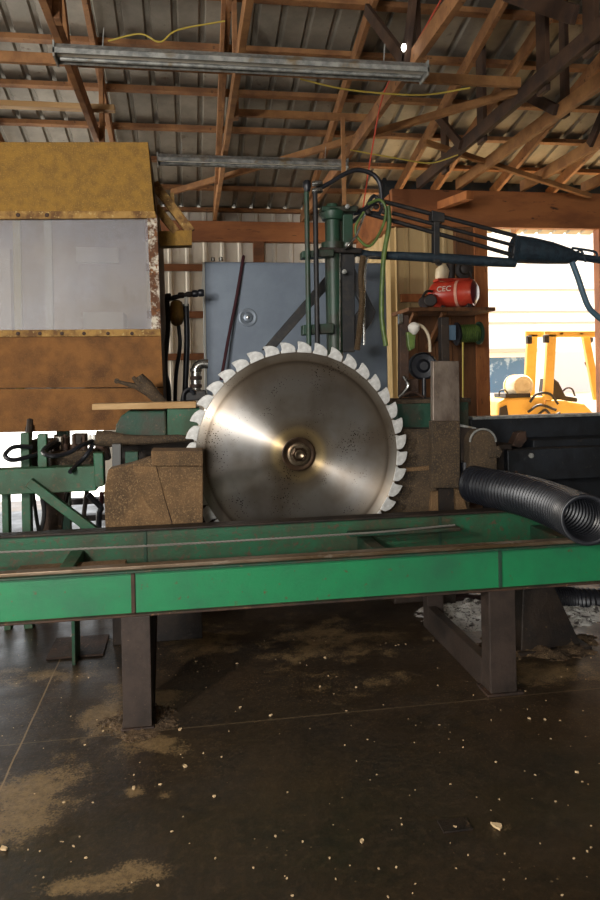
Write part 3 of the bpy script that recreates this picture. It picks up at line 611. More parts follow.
for i, (a, b, lab) in enumerate((((68, 492), (50, 562), 'thin'), ((87, 490), (78, 560), 'upright'), ((102, 492), (96, 560), 'reddish'))):
    tag(MB().tube([at(*a, 5.0), at(b[0], b[1], 5.0), Vector((at(b[0], b[1], 5.0).x, 5.0, .0))], .016, 8).build('prop_rod', darkrust if i < 2 else M('dull_red_rod', '5a2a30', .6)), lab + ' rusty rod standing below the green beam near the guard box', 'rod', 'rods under the green beam')
tag(MB().tube(pt([(88, 494), (94, 500), (101, 508), (99, 516), (98, 560), (98, 606)], 4.85, 5), .02, 8).build('bent_pipe', black), 'stubby bent black pipe beside the guard box', 'pipe')
ft = thing('steel_trestle', 'low dark trestle with two horizontal rails seen below the green beam', 'trestle', (at(85, 560, 6.2).x, 6.2, 0))
for y in (503, 520):
    a = at(58, y, 6.8); b = at(125, y, 6.8); a.z = max(a.z, .15 if y > 510 else .35); MB().box(a.x, b.x, 6.8, 6.9, a.z-.025, a.z+.03).build('rail', fork_d, ft)
for px in (62, 122): a = at(px, 500, 6.8); MB().box(a.x, a.x+.05, 6.91, 6.96, 0, .4).build('leg', fork_d, ft)
a = at(0, 508, 6.4); b = at(18, 508, 6.4)
# blocks near guard box top
MB().pp([(112, 444), (121, 444), (121, 475), (112, 475)], 4.23, .08).build('grey_block', M('grey_block_paint', '4a4a48', .5), sf, .004)
MB().pp([(125, 452), (138, 452), (138, 475), (125, 475)], 4.23, .08).build('green_block', green_dark, sf, .004)
# ================================================================ CONTROL BOOTH at left
YC = 5.2
bt = thing('control_booth', 'large ochre chipboard booth with a dusty window hanging at upper left', 'booth', (at(60, 430, YC).x, YC, at(60, 432, YC).z))
zt_ = at(100, 142, YC).z; z1_ = at(100, 216, YC).z; z2_ = at(100, 333, YC).z; zb_ = at(100, 431, YC).z
XL = at(-160, 300, YC).x
def q3(pix, Y, d): return MB().pp(pix, Y, d)
q3([(-160, 142), (148, 142), (155, 216), (-160, 216)], YC, .05).build('upper_panel', osb, bt, .004)
q3([(-160, 334), (161, 333), (163, 387), (-160, 389)], YC, .05).build('lower_panel', osb_low, bt, .003)
q3([(-160, 390), (163, 388), (165, 429), (-160, 436)], YC+.01, .05).build('skirt_panel', osb_low, bt, .003)
q3([(-160, 211), (155, 211), (156, 218), (-160, 220)], YC-.02, .03).build('frame_rail', osb_trim, bt, .003)
q3([(-160, 331), (160, 329), (161, 336), (-160, 338)], YC-.02, .03).build('frame_rail', osb_trim, bt, .003)
q3([(147, 216), (157, 214), (161, 333), (152, 333)], YC-.015, .04).build('flaking_edge', flaked, bt, .003)
q3([(-160, 219), (149, 219), (153, 331), (-160, 332)], YC+.02, .008).build('window_pane', glazing, bt)
for px in (18, 40, 62, 84, 108, 132):
    MB().lathe(at(px, 333.5, YC-.02), (0, -1, 0), [(0, .014), (.006, .012), (.008, .004)], 10).build('bolt', rust, bt)
for px in (18, 47): MB().lathe(at(px, 215, YC-.02), (0, -1, 0), [(0, .016), (.006, .012)], 10).build('bolt', rust, bt)
# side, back, floor, roof of the booth
sx = at(150, 300, YC).x
MB().prism([at(148, 142, YC)+Vector((0, .05, 0)), at(157, 217, YC)+Vector((0, .05, 0)), at(161, 333, YC)+Vector((0, .05, 0)), at(165, 429, YC)+Vector((0, .05, 0)), at(165, 429, YC)+Vector((-.04, .05, 0)), at(144, 142, YC)+Vector((-.02, .05, 0))], (0, 1.3, 0)).build('side_panel', M('booth_side_board', '6b5334', .8, 0, '4d3a22', 5, (.4, .6)), bt)
MB().box(XL, sx-.08, YC+.06, YC+1.35, zt_-.05, zt_-.01).build('roof_panel', osb, bt)
MB().box(XL, sx-.05, YC+.06, YC+1.35, zb_+.01, zb_+.05).build('floor_panel', osb_low, bt)
MB().box(XL, sx-.1, YC+1.3, YC+1.34, zb_+.05, zt_-.05).build('back_panel', M('booth_inner_board', 'd8d0cc', .8, 0, 'b9a796', 1.3, (.45, .6)), bt)
for px, mt in ((16, 'b8a868'), (47, 'd6d2c4')):
    a = at(px, 300, YC+.12); MB().box(a.x, a.x+.05, YC+.06, YC+.11, zb_+.05, zt_-.05).build('inner_post', M('booth_inner_post', mt, .7), bt)
a = at(-4, 240, YC+.5); MB().box(a.x-.5, a.x+.1, YC+.5, YC+.9, zb_+.05, z1_-.15).build('inner_cupboard', M('booth_cupboard', 'd9d2c6', .7), bt)
MB().box(XL+.3, XL+.4, YC+.5, YC+.6, 0, zb_+.01).build('leg', green_dark, bt)
a = at(30, 430, YC+.1); MB().box(a.x, a.x+.1, YC+1.1, YC+1.2, 0, zb_+.01).build('leg', green_dark, bt)
a = at(66, 240, YC+.7); b = at(112, 252, YC+.7); MB().box(a.x, b.x, YC+1.22, YC+1.29, b.z, a.z+.04).build('window_reflection', M('reflection_white', 'f2f0ea', .5), bt)  # white board stands in for a window reflected in the pane
a = at(75, 300, YC+.3); b = at(118, 300, YC+.3); MB().box(a.x, b.x, YC+.7, YC+1.1, zb_+.05, at(75, 312, YC+.7).z).build('inner_bench', M('white_inner_bench', 'dcd8d2', .6), bt)
# handle under booth
MB().tube(pt([(26, 432), (28, 425), (31, 425), (32, 431)], YC-.02, 4), .01, 6).build('latch', darkrust, bt)
# bracket frame beside booth
br = thing('timber_bracket', 'tan timber bracket of slanting boards and a box end fixed beside the booth', 'bracket', at(175, 246, 5.5))
q3([(158, 231), (192, 230), (192, 245), (160, 246)], 5.5, .12).build('box_end', osb, br, .004)
MB().bar(at(154, 184, 5.56), at(191, 232, 5.56), .05, .07).build('slanting_board', osb_trim, br, .003)
MB().bar(at(156, 207, 5.52), at(176, 232, 5.52), .05, .06).build('slanting_board', osb_trim, br, .003)
MB().bar(at(172, 193, 5.6), at(173, 210, 5.6), .03, .03).build('strut', osb_trim, br)
# ================================================================ ELECTRICAL CABINET
YE = 6.2
eb = thing('electrical_cabinet', 'big slate blue steel cabinet standing behind the blade', 'cabinet', (at(295, 400, YE).x, YE+.2, 0))
x0 = at(204, 300, YE).x; x1 = at(387, 300, YE).x; zt_ = at(295, 262, YE).z
MB().box(x0, x1, YE+.02, YE+.42, .1, zt_).build('body', cab, eb, .01)
xm = (x0+x1)/2 + .02
d = MB().box(x0+.012, x1-.012, YE-.005, YE+.02, .14, zt_-.02).build('door', cab, eb, .006)
MB().box(x0-.006, x0+.012, YE-.008, YE+.05, .12, zt_-.008).build('edge_strip', cabedge, eb, .003)
MB().box(x0+.03, x1-.03, YE+.05, YE+.40, 0, .1).build('plinth', darkrust, eb)
c = at(248, 317.5, YE-.005)
k = MB().lathe(c, (0, -1, 0), [(0, .082), (.008, .08), (.01, .07), (.008, .062), (.008, .045), (.02, .04), (.024, .02), (.024, .01)], 36).build('round_knob', M('grey_knob', '6f7882', .35, .4), d)
MB().lathe(c+Vector((0, -.024, 0)), (0, -1, 0), [(0, .016), (.01, .014), (.012, .006)], 16).build('centre_screw', chrome, k)
for px in (213, 221): MB().lathe(at(px, 261, YE+.1), (0, 0, 1), [(0, .02), (.03, .02), (.035, .01)], 12).build('lifting_bolt', chrome, eb)
for y in (285, 340): a = at(205, y, YE); MB().box(x0-.015, x0, YE+.05, YE+.09, a.z-.05, a.z+.05).build('hinge', cabedge, eb)
tag(MB().tube(pt([(243, 261, 6.3), (243, 259, 6.18), (236, 300, 6.14), (229, 335, 6.1), (221, 380, 6.05)], 6.1, 6), .014, 8).build('strap', maroon), 'dark maroon strap hanging down across the front of the blue cabinet', 'strap')
# dark slanted braces in front of the cabinet
# ================================================================ GREEN MAST with boom
YM = 4.95
ms = thing('green_mast', 'tall oily dark green mast carrying a trussed boom to the right', 'mast', (at(334, 400, YM).x, YM, 0))
c = at(334, 300, YM)
MB().cyl((c.x, YM, .72), (c.x, YM, at(334, 250, YM).z), .06, 28).build('post', green_col, ms)
zz = lambda y, Y=YM: at(334, y, Y).z
MB().lathe((c.x, YM, zz(250)), (0, 0, 1), [(0, .05), (0, .085), (.05, .085), (.05, .055), (.21, .055), (.215, .075), (.25, .09), (.27, .09), (.29, .07), (.30, .045), (.33, .04)], 28).build('head', green_col, ms)
def mp(pix, Y, d, name, mat, bev=.005): return MB().pp(pix, Y, d).build(name, mat, ms, bev)
mp([(343, 214), (353, 214), (353, 249), (343, 249)], YM-.05, .12, 'side_block', green_col)
mp([(322, 206), (358, 206), (358, 211), (322, 211)], YM-.07, .14, 'clamp_plate', green_col)
mp([(320, 247), (362, 248), (362, 253), (320, 252)], YM-.09, .18, 'clamp_plate', darkrust)
for px, py in ((347, 207), (347, 245), (344, 272)):
    MB().lathe(at(px, py, YM-.09), (0, -1, 0), [(0, .018), (.02, .018), (.024, .01)], 6).build('bolt', zinc, ms)
mp([(341, 250), (355, 250), (355, 352), (341, 352)], YM-.03, .06, 'side_channel', blackd)
MB().tube([at(340, 252, YM-.06), at(340, 350, YM-.06)], .006, 6).build('bright_rod', chrome, ms)
# slanting braces
mp([(262, 350), (274, 350), (332, 284), (326, 276)], YM+.08, .05, 'diagonal_brace', blackd)
mp([(343, 268), (352, 262), (376, 312), (372, 322), (350, 352), (346, 330), (362, 306)], YM+.0, .05, 'bent_brace', blackd)
# pipe pair
for px in (306.5, 315):
    a = at(px, 192, YM-.15); b = at(px+2.5, 346, YM-.15); MB().tube([b, a], .018, 12).build('pipe', green_col if px < 310 else blackd, ms)
mp([(302, 251), (334, 249), (334, 256), (302, 258)], YM-.13, .10, 'pipe_bracket', green_col)
mp([(303, 325), (334, 323), (334, 333), (303, 335)], YM-.13, .10, 'pipe_bracket', green_col)
for y in (184, 191): a = at(312, y, YM-.15); MB().lathe(a, (1, 0, .1), [(0, .017), (.03, .022), (.06, .022), (.075, .015)], 12).build('pipe_coupling', chrome, ms)
MB().lathe(at(307, 187, YM-.15), (0, 0, 1), [(-.03, .02), (0, .03), (.03, .03), (.045, .018)], 12).build('pipe_elbow', black, ms)
# boom
Yb_ = YM
# boom lower bar leaves towards the door
bar = [at(342, 249, YM), at(370, 255, YM), at(400, 256, YM), at(440, 258, YM), at(480, 261, YM), at(515, 263, YM)]
MB().tube(bar, [.03, .03, .032, .036, .04, .035], 12).build('lower_boom_bar', bluesleeve, ms)
for a, b, rr in (((378, 200), (516, 236), .016), ((392, 213), (516, 246), .014), ((362, 212), (516, 256), .016)):
    MB().tube([at(*a, YM), at(*b, YM)], rr, 10).build('boom_rod', blackd, ms)
mp([(434, 213), (440, 214), (440, 262), (434, 262)], YM-.03, .06, 'boom_link', blackd)
mp([(432, 210), (445, 213), (445, 222), (432, 221)], YM-.04, .08, 'boom_link_clamp', blackd)
MB().tube([at(512, 262, YM), at(516, 238, YM)], .014, 8).build('boom_link', blackd, ms)
slv = [at(514, 249, YM), at(530, 250.5, YM), at(550, 253, YM), at(568, 256, YM), at(576, 257, YM)]
MB().tube(slv, [.105, .10, .085, .062, .04], 20).build('boom_sleeve', bluesleeve, ms)
MB().tube([at(572, 256, YM), at(640, 266, YM)], .028, 10).build('boom_tip', bluesleeve, ms)
for q in ([(572, 248), (580, 249), (595, 252), (597, 258)], [(572, 262), (580, 250), (586, 262)], [(576, 252), (590, 258), (600, 258)]):
    MB().tube(pt(q, YM-.03, 5), .010, 8).build('boom_fitting', bluesleeve, ms)
tag(MB().tube(pt([(572, 262, YM-.05), (578, 278, YM-.05), (584, 296, YM-.05), (590, 309, YM-.05), (604, 322, YM-.05)], 5, 6), .022, 10).build('hose', M('blue_grey_hose', '4a6474', .4)), 'blue grey hose hanging from the boom tip in front of the door opening', 'hose')
# head linkage right of the mast
for q, rr in (([(353, 213), (362, 211), (370, 206), (378, 200)], .02), ([(353, 222), (366, 213), (380, 214)], .016), ([(366, 208), (374, 196), (382, 206), (378, 216)], .014)):
    MB().tube(pt(q, YM, 5), rr, 8).build('head_linkage', black, ms)
for px, py in ((376, 207), (384, 212), (368, 212)): MB().lathe(at(px, py, YM-.03), (0, -1, 0), [(0, .02), (.02, .02), (.024, .01)], 10).build('bolt', darkrust, ms)
hs = ((([(316, 190), (330, 183), (345, 174), (358, 170), (372, 174), (380, 184), (382, 205)]), .017, black, 'thick black hose arching over the top of the mast', YM-.12),
      ([(364, 212), (356, 226), (358, 238), (370, 246), (382, 228), (386, 210), (380, 200), (368, 204)], .010, hosegreen, 'yellow green hose looping round the mast head linkage', YM-.14),
      ([(388, 206), (389, 225), (384, 255), (382, 290), (382, 320), (386, 346)], .018, hosegreen, 'yellow green hose dropping from the boom to the right of the cabinet', YM-.10),
      ([(365, 214), (360, 226), (356, 236), (348, 246), (345, 249, YM-.09)], .008, chrome, 'thin silvery hose curling beside the mast head', YM-.17),
      ([(380, 258), (372, 257), (366, 262), (364, 300), (364, 345)], .009, chrome, 'thin silvery line hanging beside the ribbed conduit', YM-.1))
for q, rr, mt, lab, Y in hs: tag(MB().tube(pt(q, Y, 8), rr, 10).build('hydraulic_hose', mt), lab, 'hose', 'hoses on the green mast')
cp = pt([(363, 256), (361, 275), (362, 300), (360, 325), (357, 350)], YM-.14, 24)
tag(MB().tube(cp, [.019 if i % 2 else .024 for i in range(len(cp))], 12).build('ribbed_conduit', M('brown_ribbed_conduit', '6b5a46', .4, .5)), 'brown ribbed flexible conduit hanging right of the mast', 'conduit')
# ================================================================ pipes by the booth
YV = 5.9
vv = thing('filter_unit', 'ochre oval filter canister on black piping between the booth and the blue cabinet', 'filter', at(178, 400, YV))
MB().lathe(at(177, 326, YV), (0, 0, 1), [(0, .02), (.02, .045), (.07, .06), (.15, .06), (.2, .045), (.215, .02)], 20).build('canister', tanyellow, vv)
MB().tube([at(166, 300, YV), at(180, 296, YV), at(203, 292, YV)], .02, 10).build('top_pipe', blackd, vv)
for px, r_ in ((165, .03), (178, .026), (186, .024), (192, .03), (198, .032)): MB().lathe(at(px, 297-(px-165)*.12, YV-.02), (1, 0, .05), [(0, r_*.8), (.01, r_), (.04, r_), (.05, r_*.8)], 12).build('fitting', darkrust if px < 190 else black, vv)
MB().tube([at(186, 297, YV-.04), at(186, 306, YV-.04)], .014, 8).build('white_stub', white_p, vv)
MB().tube(pt([(167, 298), (168, 330), (165, 365), (167, 400)], YV, 5), .02, 8).build('down_pipe', darkrust, vv)
for q, rr, lab in (([(186, 304, YV), (187, 340, YV), (186, 370, YV), (185, 400, YV)], .024, 'thick black hose dropping straight from the filter piping'), ([(178, 322, YV), (180, 345, YV), (176, 375, YV), (175, 402, YV)], .016, 'thinner black hose curving down from the filter canister'),
                   ([(160, 345, YV), (164, 370, YV), (168, 385, YV), (169, 402, YV)], .022, 'black hose emerging beside the booth edge')):
    tag(MB().tube(pt(q, YV, 6), rr, 10).build('hydraulic_hose', black), lab, 'hose', 'hoses beside the booth')
pe = thing('pipe_elbow', 'dull chrome threaded elbow pipe beside the top left teeth', 'pipe', at(196, 402, 5.3))
MB().tube(pt([(196, 390), (196, 375), (197, 367), (202, 364), (208, 364)], 5.3, 5), .036, 14).build('bend', chrome, pe)
for y in (388, 380, 372): MB().lathe(at(196, y, 5.3), (0, 0, 1), [(0, .038), (.005, .045), (.025, .045), (.03, .038)], 14).build('collar', chrome if y == 372 else rust, pe)
MB().pp([(182, 392), (206, 390), (208, 400), (180, 402)], 5.2, .2).build('base_block', blackd, pe, .01)
MB().tube(pt([(183, 402), (184, 393), (190, 389), (194, 394)], 5.18, 4), .014, 8).build('stub_hose', black, pe)
# ================================================================ right hand fittings
up = thing('roller_unit', 'rusty upright post with a round black pulley in front of the plywood wall', 'pulley unit', at(405, 400, 4.8))
YU = 4.8
MB().pp([(400, 315), (409, 315), (409, 397), (400, 397)], YU, .06).build('post', rust, up, .004)
MB().pp([(399, 314), (403, 314), (403, 324), (399, 324)], YU-.02, .03).build('bracket', chrome, up)
MB().lathe(at(423, 366, YU+.05), (-.15, -1, 0), [(-.08, .02), (-.08, .085), (-.06, .1), (.02, .1), (.03, .093), (.02, .085), (.015, .05), (.04, .03), (.04, .02)], 36).build('pulley', black, up)
MB().tube([at(424, 378, YU), at(424, 400, YU)], .016, 10).build('stem', black, up)
MB().pp([(408, 362), (425, 362), (425, 370), (408, 370)], YU+.1, .04).build('arm', darkrust, up)
MB().tube(pt([(403, 376), (408, 385), (404, 392), (399, 397)], YU-.03, 5), .012, 8).build('handle', chrome, up)
MB().tube(pt([(399, 398), (412, 392), (424, 397)], YU-.03, 5), .01, 8).build('wire', rust, up)
MB().pp([(407, 380), (419, 378), (419, 396), (409, 397)], YU+.08, .08).build('block', rust, up, .008)
lp = thing('work_lamp', 'small white work lamp on a green bracket with a curved pale cable', 'lamp', at(412, 350, YU-.05))
MB().lathe(at(414, 330, YU-.06), (-.2, -.3, 1), [(-.03, .015), (0, .04), (.03, .042), (.045, .03), (.055, .01)], 20).build('lamp_head', white_p, lp)
MB().pp([(407, 332), (416, 332), (415, 348), (410, 351), (408, 345)], YU-.04, .04).build('bracket', hosegreen, lp, .006)
MB().tube(pt([(417, 324), (424, 328), (429, 338), (430, 352)], YU-.04, 6), .011, 8).build('cable', M('pale_cable', 'b8a88c', .5), lp)
p2 = thing('post_bracket', 'dark square post with a blue bracket beside the hose reel', 'post', at(445, 362, 4.85))
MB().pp([(441, 317), (449, 317), (450, 364), (442, 364)], 4.7, .07).build('post', darkrust, p2, .004)
MB().pp([(449, 325), (456, 325), (456, 340), (449, 340)], 4.72, .05).build('bracket', M('steel_blue_bracket', '4d6476', .5, .3), p2, .003)
YP = 7.25
hr = thing('hose_reel', 'wall reel of green hose with dark round flanges beside the door jamb', 'hose reel', at(466, 346, YP))
ca = at(456, 334, YP); cb = at(480, 333, YP); ax = (cb-ca).normalized(); ln_ = (cb-ca).length
for d0 in (0, ln_-.02): MB().lathe(ca+ax*d0, ax, [(0, .03), (0, .125), (.02, .125), (.02, .03)], 28).build('flange', black if d0 == 0 else M('dark_green_flange', '24402f', .5), hr)
mb = MB(); pr = [(0.02, .07)]
for i in range(9): pr += [(.025+i*.022, .085), (.036+i*.022, .10)]
pr = [(a, b) for a, b in pr if a < ln_-.03]+[(ln_-.025, .085)]
mb.lathe(ca, ax, pr, 24).build('wound_hose', hosegreen, hr)
a = at(452, 333, YP); MB().tube([ca-ax*.12, ca], .025, 10).build('spindle', black, hr)
MB().box(ca.x-.14, ca.x-.1, YP-.06, DY-.07, ca.z-.06, ca.z+.06).build('wall_bracket', black, hr)
tag(MB().tube([at(463, 342, YP-.1), at(463, 370, YP-.1), at(463, 402, YP-.1)], .010, 8).build('electric_cord', cordyel), 'yellow cord hanging straight down from the hose reel', 'cord')
# compressor on its shelf
shx0 = at(400, 312, 7.3).x; shx1 = at(484, 312, 7.3).x; zs = at(440, 310, 7.3).z
shf = thing('wall_shelf', 'rough timber shelf on the plywood wall under the red air compressor', 'shelf', ((shx0+shx1)/2, 7.4, zs))
MB().box(shx0, shx1, 7.0, DY-.08, zs-.04, zs).build('board', ply, shf, .004)
for x in (shx0+.1, shx0+.42): MB().bar((x, 7.08, zs-.05), (x, DY-.09, zs-.4), .05, .05).build('brace', ply, shf)
YQ = 7.3
cmpx = thing('air_compressor', 'red air compressor with a horizontal tank on the wall shelf', 'air compressor', Vector((at(455, 300, YQ).x, YQ, zs)))
e0 = at(436, 296, YQ+.12); e1 = at(471, 290.5, YQ-.12); ax = (e1-e0).normalized(); L_ = (e1-e0).length; rr = .145
cz = zs+.03+rr; e0.z = cz; e1.z = cz; ax = (e1-e0).normalized(); L_ = (e1-e0).length
tk = MB().lathe(e0, ax, [(-.09, .02), (-.07, .08), (-.03, .125), (0, rr), (L_, rr), (L_+.03, .14), (L_+.035, .13)], 40).build('tank', red, cmpx)
MB().lathe(e1+ax*.02, ax, [(0, .138), (.018, .13), (.05, .08), (.055, .02)], 40).build('tank_end', M('dark_red_tank_end', '5e2028', .3), cmpx)
MB().lathe(e0+ax*(L_*.62), ax, [(0, rr+.001), (0, rr+.004), (.03, rr+.004), (.03, rr+.001)], 40).build('band', M('pale_red_band', 'd9a08a', .4), tk)
# lettering on the tank, small and worn
nrm = Vector((0, -1, .25)); nrm = (nrm-ax*nrm.dot(ax)).normalized()
def word(txt, pos, size, mat, parent, xdir, nd, name='lettering'):
    cu = bpy.data.curves.new(name, 'FONT'); cu.body = txt; cu.size = size; cu.extrude = .001; cu.align_x = 'CENTER'; cu.align_y = 'CENTER'
    o = bpy.data.objects.new(name, cu); COL.objects.link(o)
    ydir = nd.cross(xdir).normalized(); mm = Matrix.Identity(4)
    for i in range(3): mm[i][0] = xdir[i]; mm[i][1] = ydir[i]; mm[i][2] = nd[i]; 
    me = bpy.data.meshes.new_from_object(o); bpy.data.objects.remove(o)
    me.transform(mm); me.materials.clear(); me.materials.append(mat)
    o = bpy.data.objects.new(name, me); COL.objects.link(o); o.parent = parent; o.location = Vector(pos)-Vector(parent['_w']); o['_w'] = list(pos); return o
word('CEC', e0+ax*(L_*.34)+nrm*(rr+.002), .085, white_p, tk, ax, nrm)
top = (e0+e1)/2+Vector((0, 0, rr))
MB().box(top.x-.2, top.x+.16, top.y-.08, top.y+.08, top.z-.01, top.z+.015).build('pump_deck', red, cmpx)
MB().lathe(top+Vector((-.12, 0, .09)), (0, -.4, 1), [(-.09, .06), (-.05, .075), (.03, .075), (.07, .045), (.09, .03)], 20).build('motor', tank_w, cmpx)
MB().lathe(top+Vector((-.17, -.02, .2)), (0, -1, 0), [(-.03, .03), (0, .045), (.03, .04)], 16).build('air_filter', fork_d, cmpx)
MB().lathe(top+Vector((-.03, -.02, .12)), (0, 0, 1), [(-.1, .04), (.02, .045), (.07, .05), (.1, .03)], 12).build('cylinder_head', fork_d, cmpx)
MB().lathe(top+Vector((.12, -.04, .12)), (-.1, -1, 0), [(-.07, .04), (-.06, .1), (-.02, .1), (-.01, .06), (.03, .05), (.04, .02)], 24).build('flywheel', fork_d, cmpx)
MB().tube(spline([top+Vector((-.03, -.05, .2)), top+Vector((.05, -.08, .24)), top+Vector((.14, -.07, .2)), top+Vector((.2, -.03, .02))], 5), .01, 8).build('pressure_pipe', fork_d, cmpx)
for dx in (-.12, .12):
    c = (e0+e1)/2+ax*dx*1.2; MB().box(c.x-.02, c.x+.02, c.y-.09, c.y+.09, zs, zs+.07).build('foot', fork_d, cmpx)
for dy in (-.1, .1): MB().lathe(e0+Vector((-.1, dy, -.07)), (-.3, -1, 0), [(0, .02), (0, .06), (.03, .07), (.05, .06), (.05, .02)], 24).build('wheel', fork_d, cmpx)
MB().tube(spline([e0+Vector((-.03, -.1, .02)), e0+Vector((-.14, -.12, .03)), e0+Vector((-.2, -.12, -.03))], 5), .014, 8).build('handle', fork_d, cmpx)
# ---- infeed conveyor at right
cv = thing('infeed_conveyor', 'dark steel infeed beam running off the right edge below the door opening', 'conveyor', (at(560, 470, 4.9).x, 4.9, 0))
dsteel = M('dark_navy_steel', '262a30', .5, .25, '1b1d20', 5, (.4, .6), '3f3a35', 30, (.64, .72), .15)
x0 = at(469, 440, 4.9).x; x1 = at(760, 440, 4.9).x
MB().box(x0, x1, 4.86, 4.95, at(520, 470, 4.86).z, at(520, 418, 4.86).z).build('back_beam', dsteel, cv, .006)
MB().box(x0, x1, 4.82, 4.97, at(520, 418, 4.86).z, at(520, 415.5, 4.86).z).build('top_flange', zinc, cv, .002)  # pale zinc puts the light along the top edge into the colour
xw = at(528, 440, 4.7).x; MB().box(xw, x1, 4.62, 4.86, at(560, 447, 4.65).z, at(560, 439, 4.65).z).build('ledge', dsteel, cv, .004)
xw = at(505, 460, 4.5).x; MB().box(xw, x1, 4.46, 4.60, at(550, 479, 4.5).z, at(550, 448, 4.5).z).build('front_beam', dsteel, cv, .006)
xw2 = at(484, 460, 4.6).x; MB().box(xw2, x1, 4.61, 4.64, at(550, 512, 4.6).z, at(550, 470, 4.6).z).build('lower_skirt', dsteel, cv, .004)
MB().lathe(at(531, 455.5, 4.46), (0, -1, 0), [(0, .018), (.008, .018), (.01, .008)], 20).build('bolt', zinc, cv)
for px in (507, 516): MB().lathe(at(px, 472, 4.46), (0, -1, 0), [(0, .01), (.006, .01)], 12).build('bolt', rust, cv)
MB().pp([(512, 446), (518, 433), (526, 431), (527, 440), (521, 448)], 4.56, .08).build('wedge', rust, cv, .004)
MB().pp([(484, 447), (512, 444), (512, 480), (486, 482)], 4.52, .3).build('end_plate', darkrust, cv, .004)
for px in (520, 700): a = at(px, 480, 4.7); MB().box(a.x, a.x+.1, 4.64, 4.74, 0, at(550, 462, 4.5).z).build('leg', legsteel, cv)
bb = thing('bearing_block', 'rounded rusty bearing block between the steel plate and the infeed beam', 'bearing', at(483, 480, 4.3))
mb = MB(); arc = [(483+13*math.cos(t), 442-13*math.sin(t)) for t in [PI*k/12 for k in range(13)]]
mb.pp([(497, 478), (497, 446)]+arc+[(470, 446), (470, 478)], 4.26, .14).build('block', dusty_dark, bb, .006)
MB().tube([at(483+13*math.cos(t), 442-13*math.sin(t), 4.25) for t in [PI*k/12 for k in range(13)]], .007, 6).build('rim', zinc, bb)
MB().pp([(489, 446), (500, 446), (503, 452), (500, 458), (489, 458)], 4.24, .12).build('ear', dusty_dark, bb, .008)
bk = thing('clamp_bracket', 'dark jointed bracket beside the upright steel plate with a pale top edge', 'bracket', at(466, 470, 4.4))
MB().pp([(460, 425), (478, 428), (474, 436), (468, 446), (468, 470), (461, 470)], 4.36, .12).build('body', darkrust, bk, .006)
MB().pp([(459, 424), (476, 427.5), (476, 429), (459, 426.5)], 4.33, .15).build('top_edge', zinc, bk)
MB().tube([at(465, 462, 4.35), at(465, 480, 4.35)], .03, 12).build('pin', black, bk)
# ---- big corrugated hose
P = pt([(473, 484, 4.25), (484, 486.5, 4.15), (505, 491, 3.95), (530, 497, 3.7), (553, 505, 3.45), (574, 514, 3.2), (587, 520, 2.98)], 4, 60)
# resample by length
L = [0]
for a, b in zip(P, P[1:]): L.append(L[-1]+(b-a).length)
tot = L[-1]; step = .0085; out = []; j = 0; s = 0
while s <= tot:
    while L[j+1] < s: j += 1
    t = (s-L[j])/(L[j+1]-L[j]); out.append(P[j].lerp(P[j+1], t)); s += step
rad = [(.118 if i % 4 in (0, 1) else .103) for i in range(len(out))]
h = MB().tube(out, rad, 48, cap=False); hb_ = h.build('ribbed_hose', hose_m, solid=.006)
tag(hb_, 'fat black corrugated plastic hose resting on the right end of the green table', 'hose')
# pipes and chute on the floor at right rear
YW = 4.75
tag(MB().tube(pt([(446, 602, 4.45), (470, 602, 4.45), (500, 603, 4.45), (530, 604, 4.45)], 4.6, 6), .058, 20).build('duct_pipe', M('dark_brown_duct', '2a1f1e', .35)), 'dark brown duct pipe lying under the table behind the right leg', 'pipe')
pts_ = pt([(552, 600, 4.2), (580, 601, 4.2), (640, 603, 4.2), (700, 605, 4.2)], 4.6, 20)
tag(MB().tube(pts_, [.088 if i % 2 else .08 for i in range(len(pts_))], 24).build('ribbed_hose', black), 'black ribbed duct lying low at the right edge under the table', 'hose')
ch = thing('discharge_chute', 'flared dark brown steel chute standing in debris right of the table leg', 'chute', az(550, 660))
MB().prism([az(521, 655), az(575, 664), az(563, 640), az(527, 632)], (0, 0, .0)).bm.free()
a = az(521, 655); Yc = a.y
def fru(b, t, zb0, zt0):
    mb = MB(); B = [mb.bm.verts.new((x, y, zb0)) for x, y in b]; T = [mb.bm.verts.new((x, y, zt0)) for x, y in t]
    mb.bm.faces.new(B[::-1]); mb.bm.faces.new(T)
    for i in range(4): mb.bm.faces.new((B[i], B[(i+1) % 4], T[(i+1) % 4], T[i]))
    return mb
bx = a.x; fru([(bx, Yc), (bx+.36, Yc+.02), (bx+.34, Yc+.3), (bx+.03, Yc+.3)], [(bx+.06, Yc+.08), (bx+.24, Yc+.08), (bx+.24, Yc+.28), (bx+.06, Yc+.28)], .02, .33).build('hopper', darkrust, ch, .006)
MB().box(bx+.05, bx+.25, Yc+.07, Yc+.29, .33, .42).build('neck', green_dark, ch, .004)
MB().box(bx-.02, bx+.40, Yc-.02, Yc+.32, 0, .02).build('base_flange', darkrust, ch, .004)
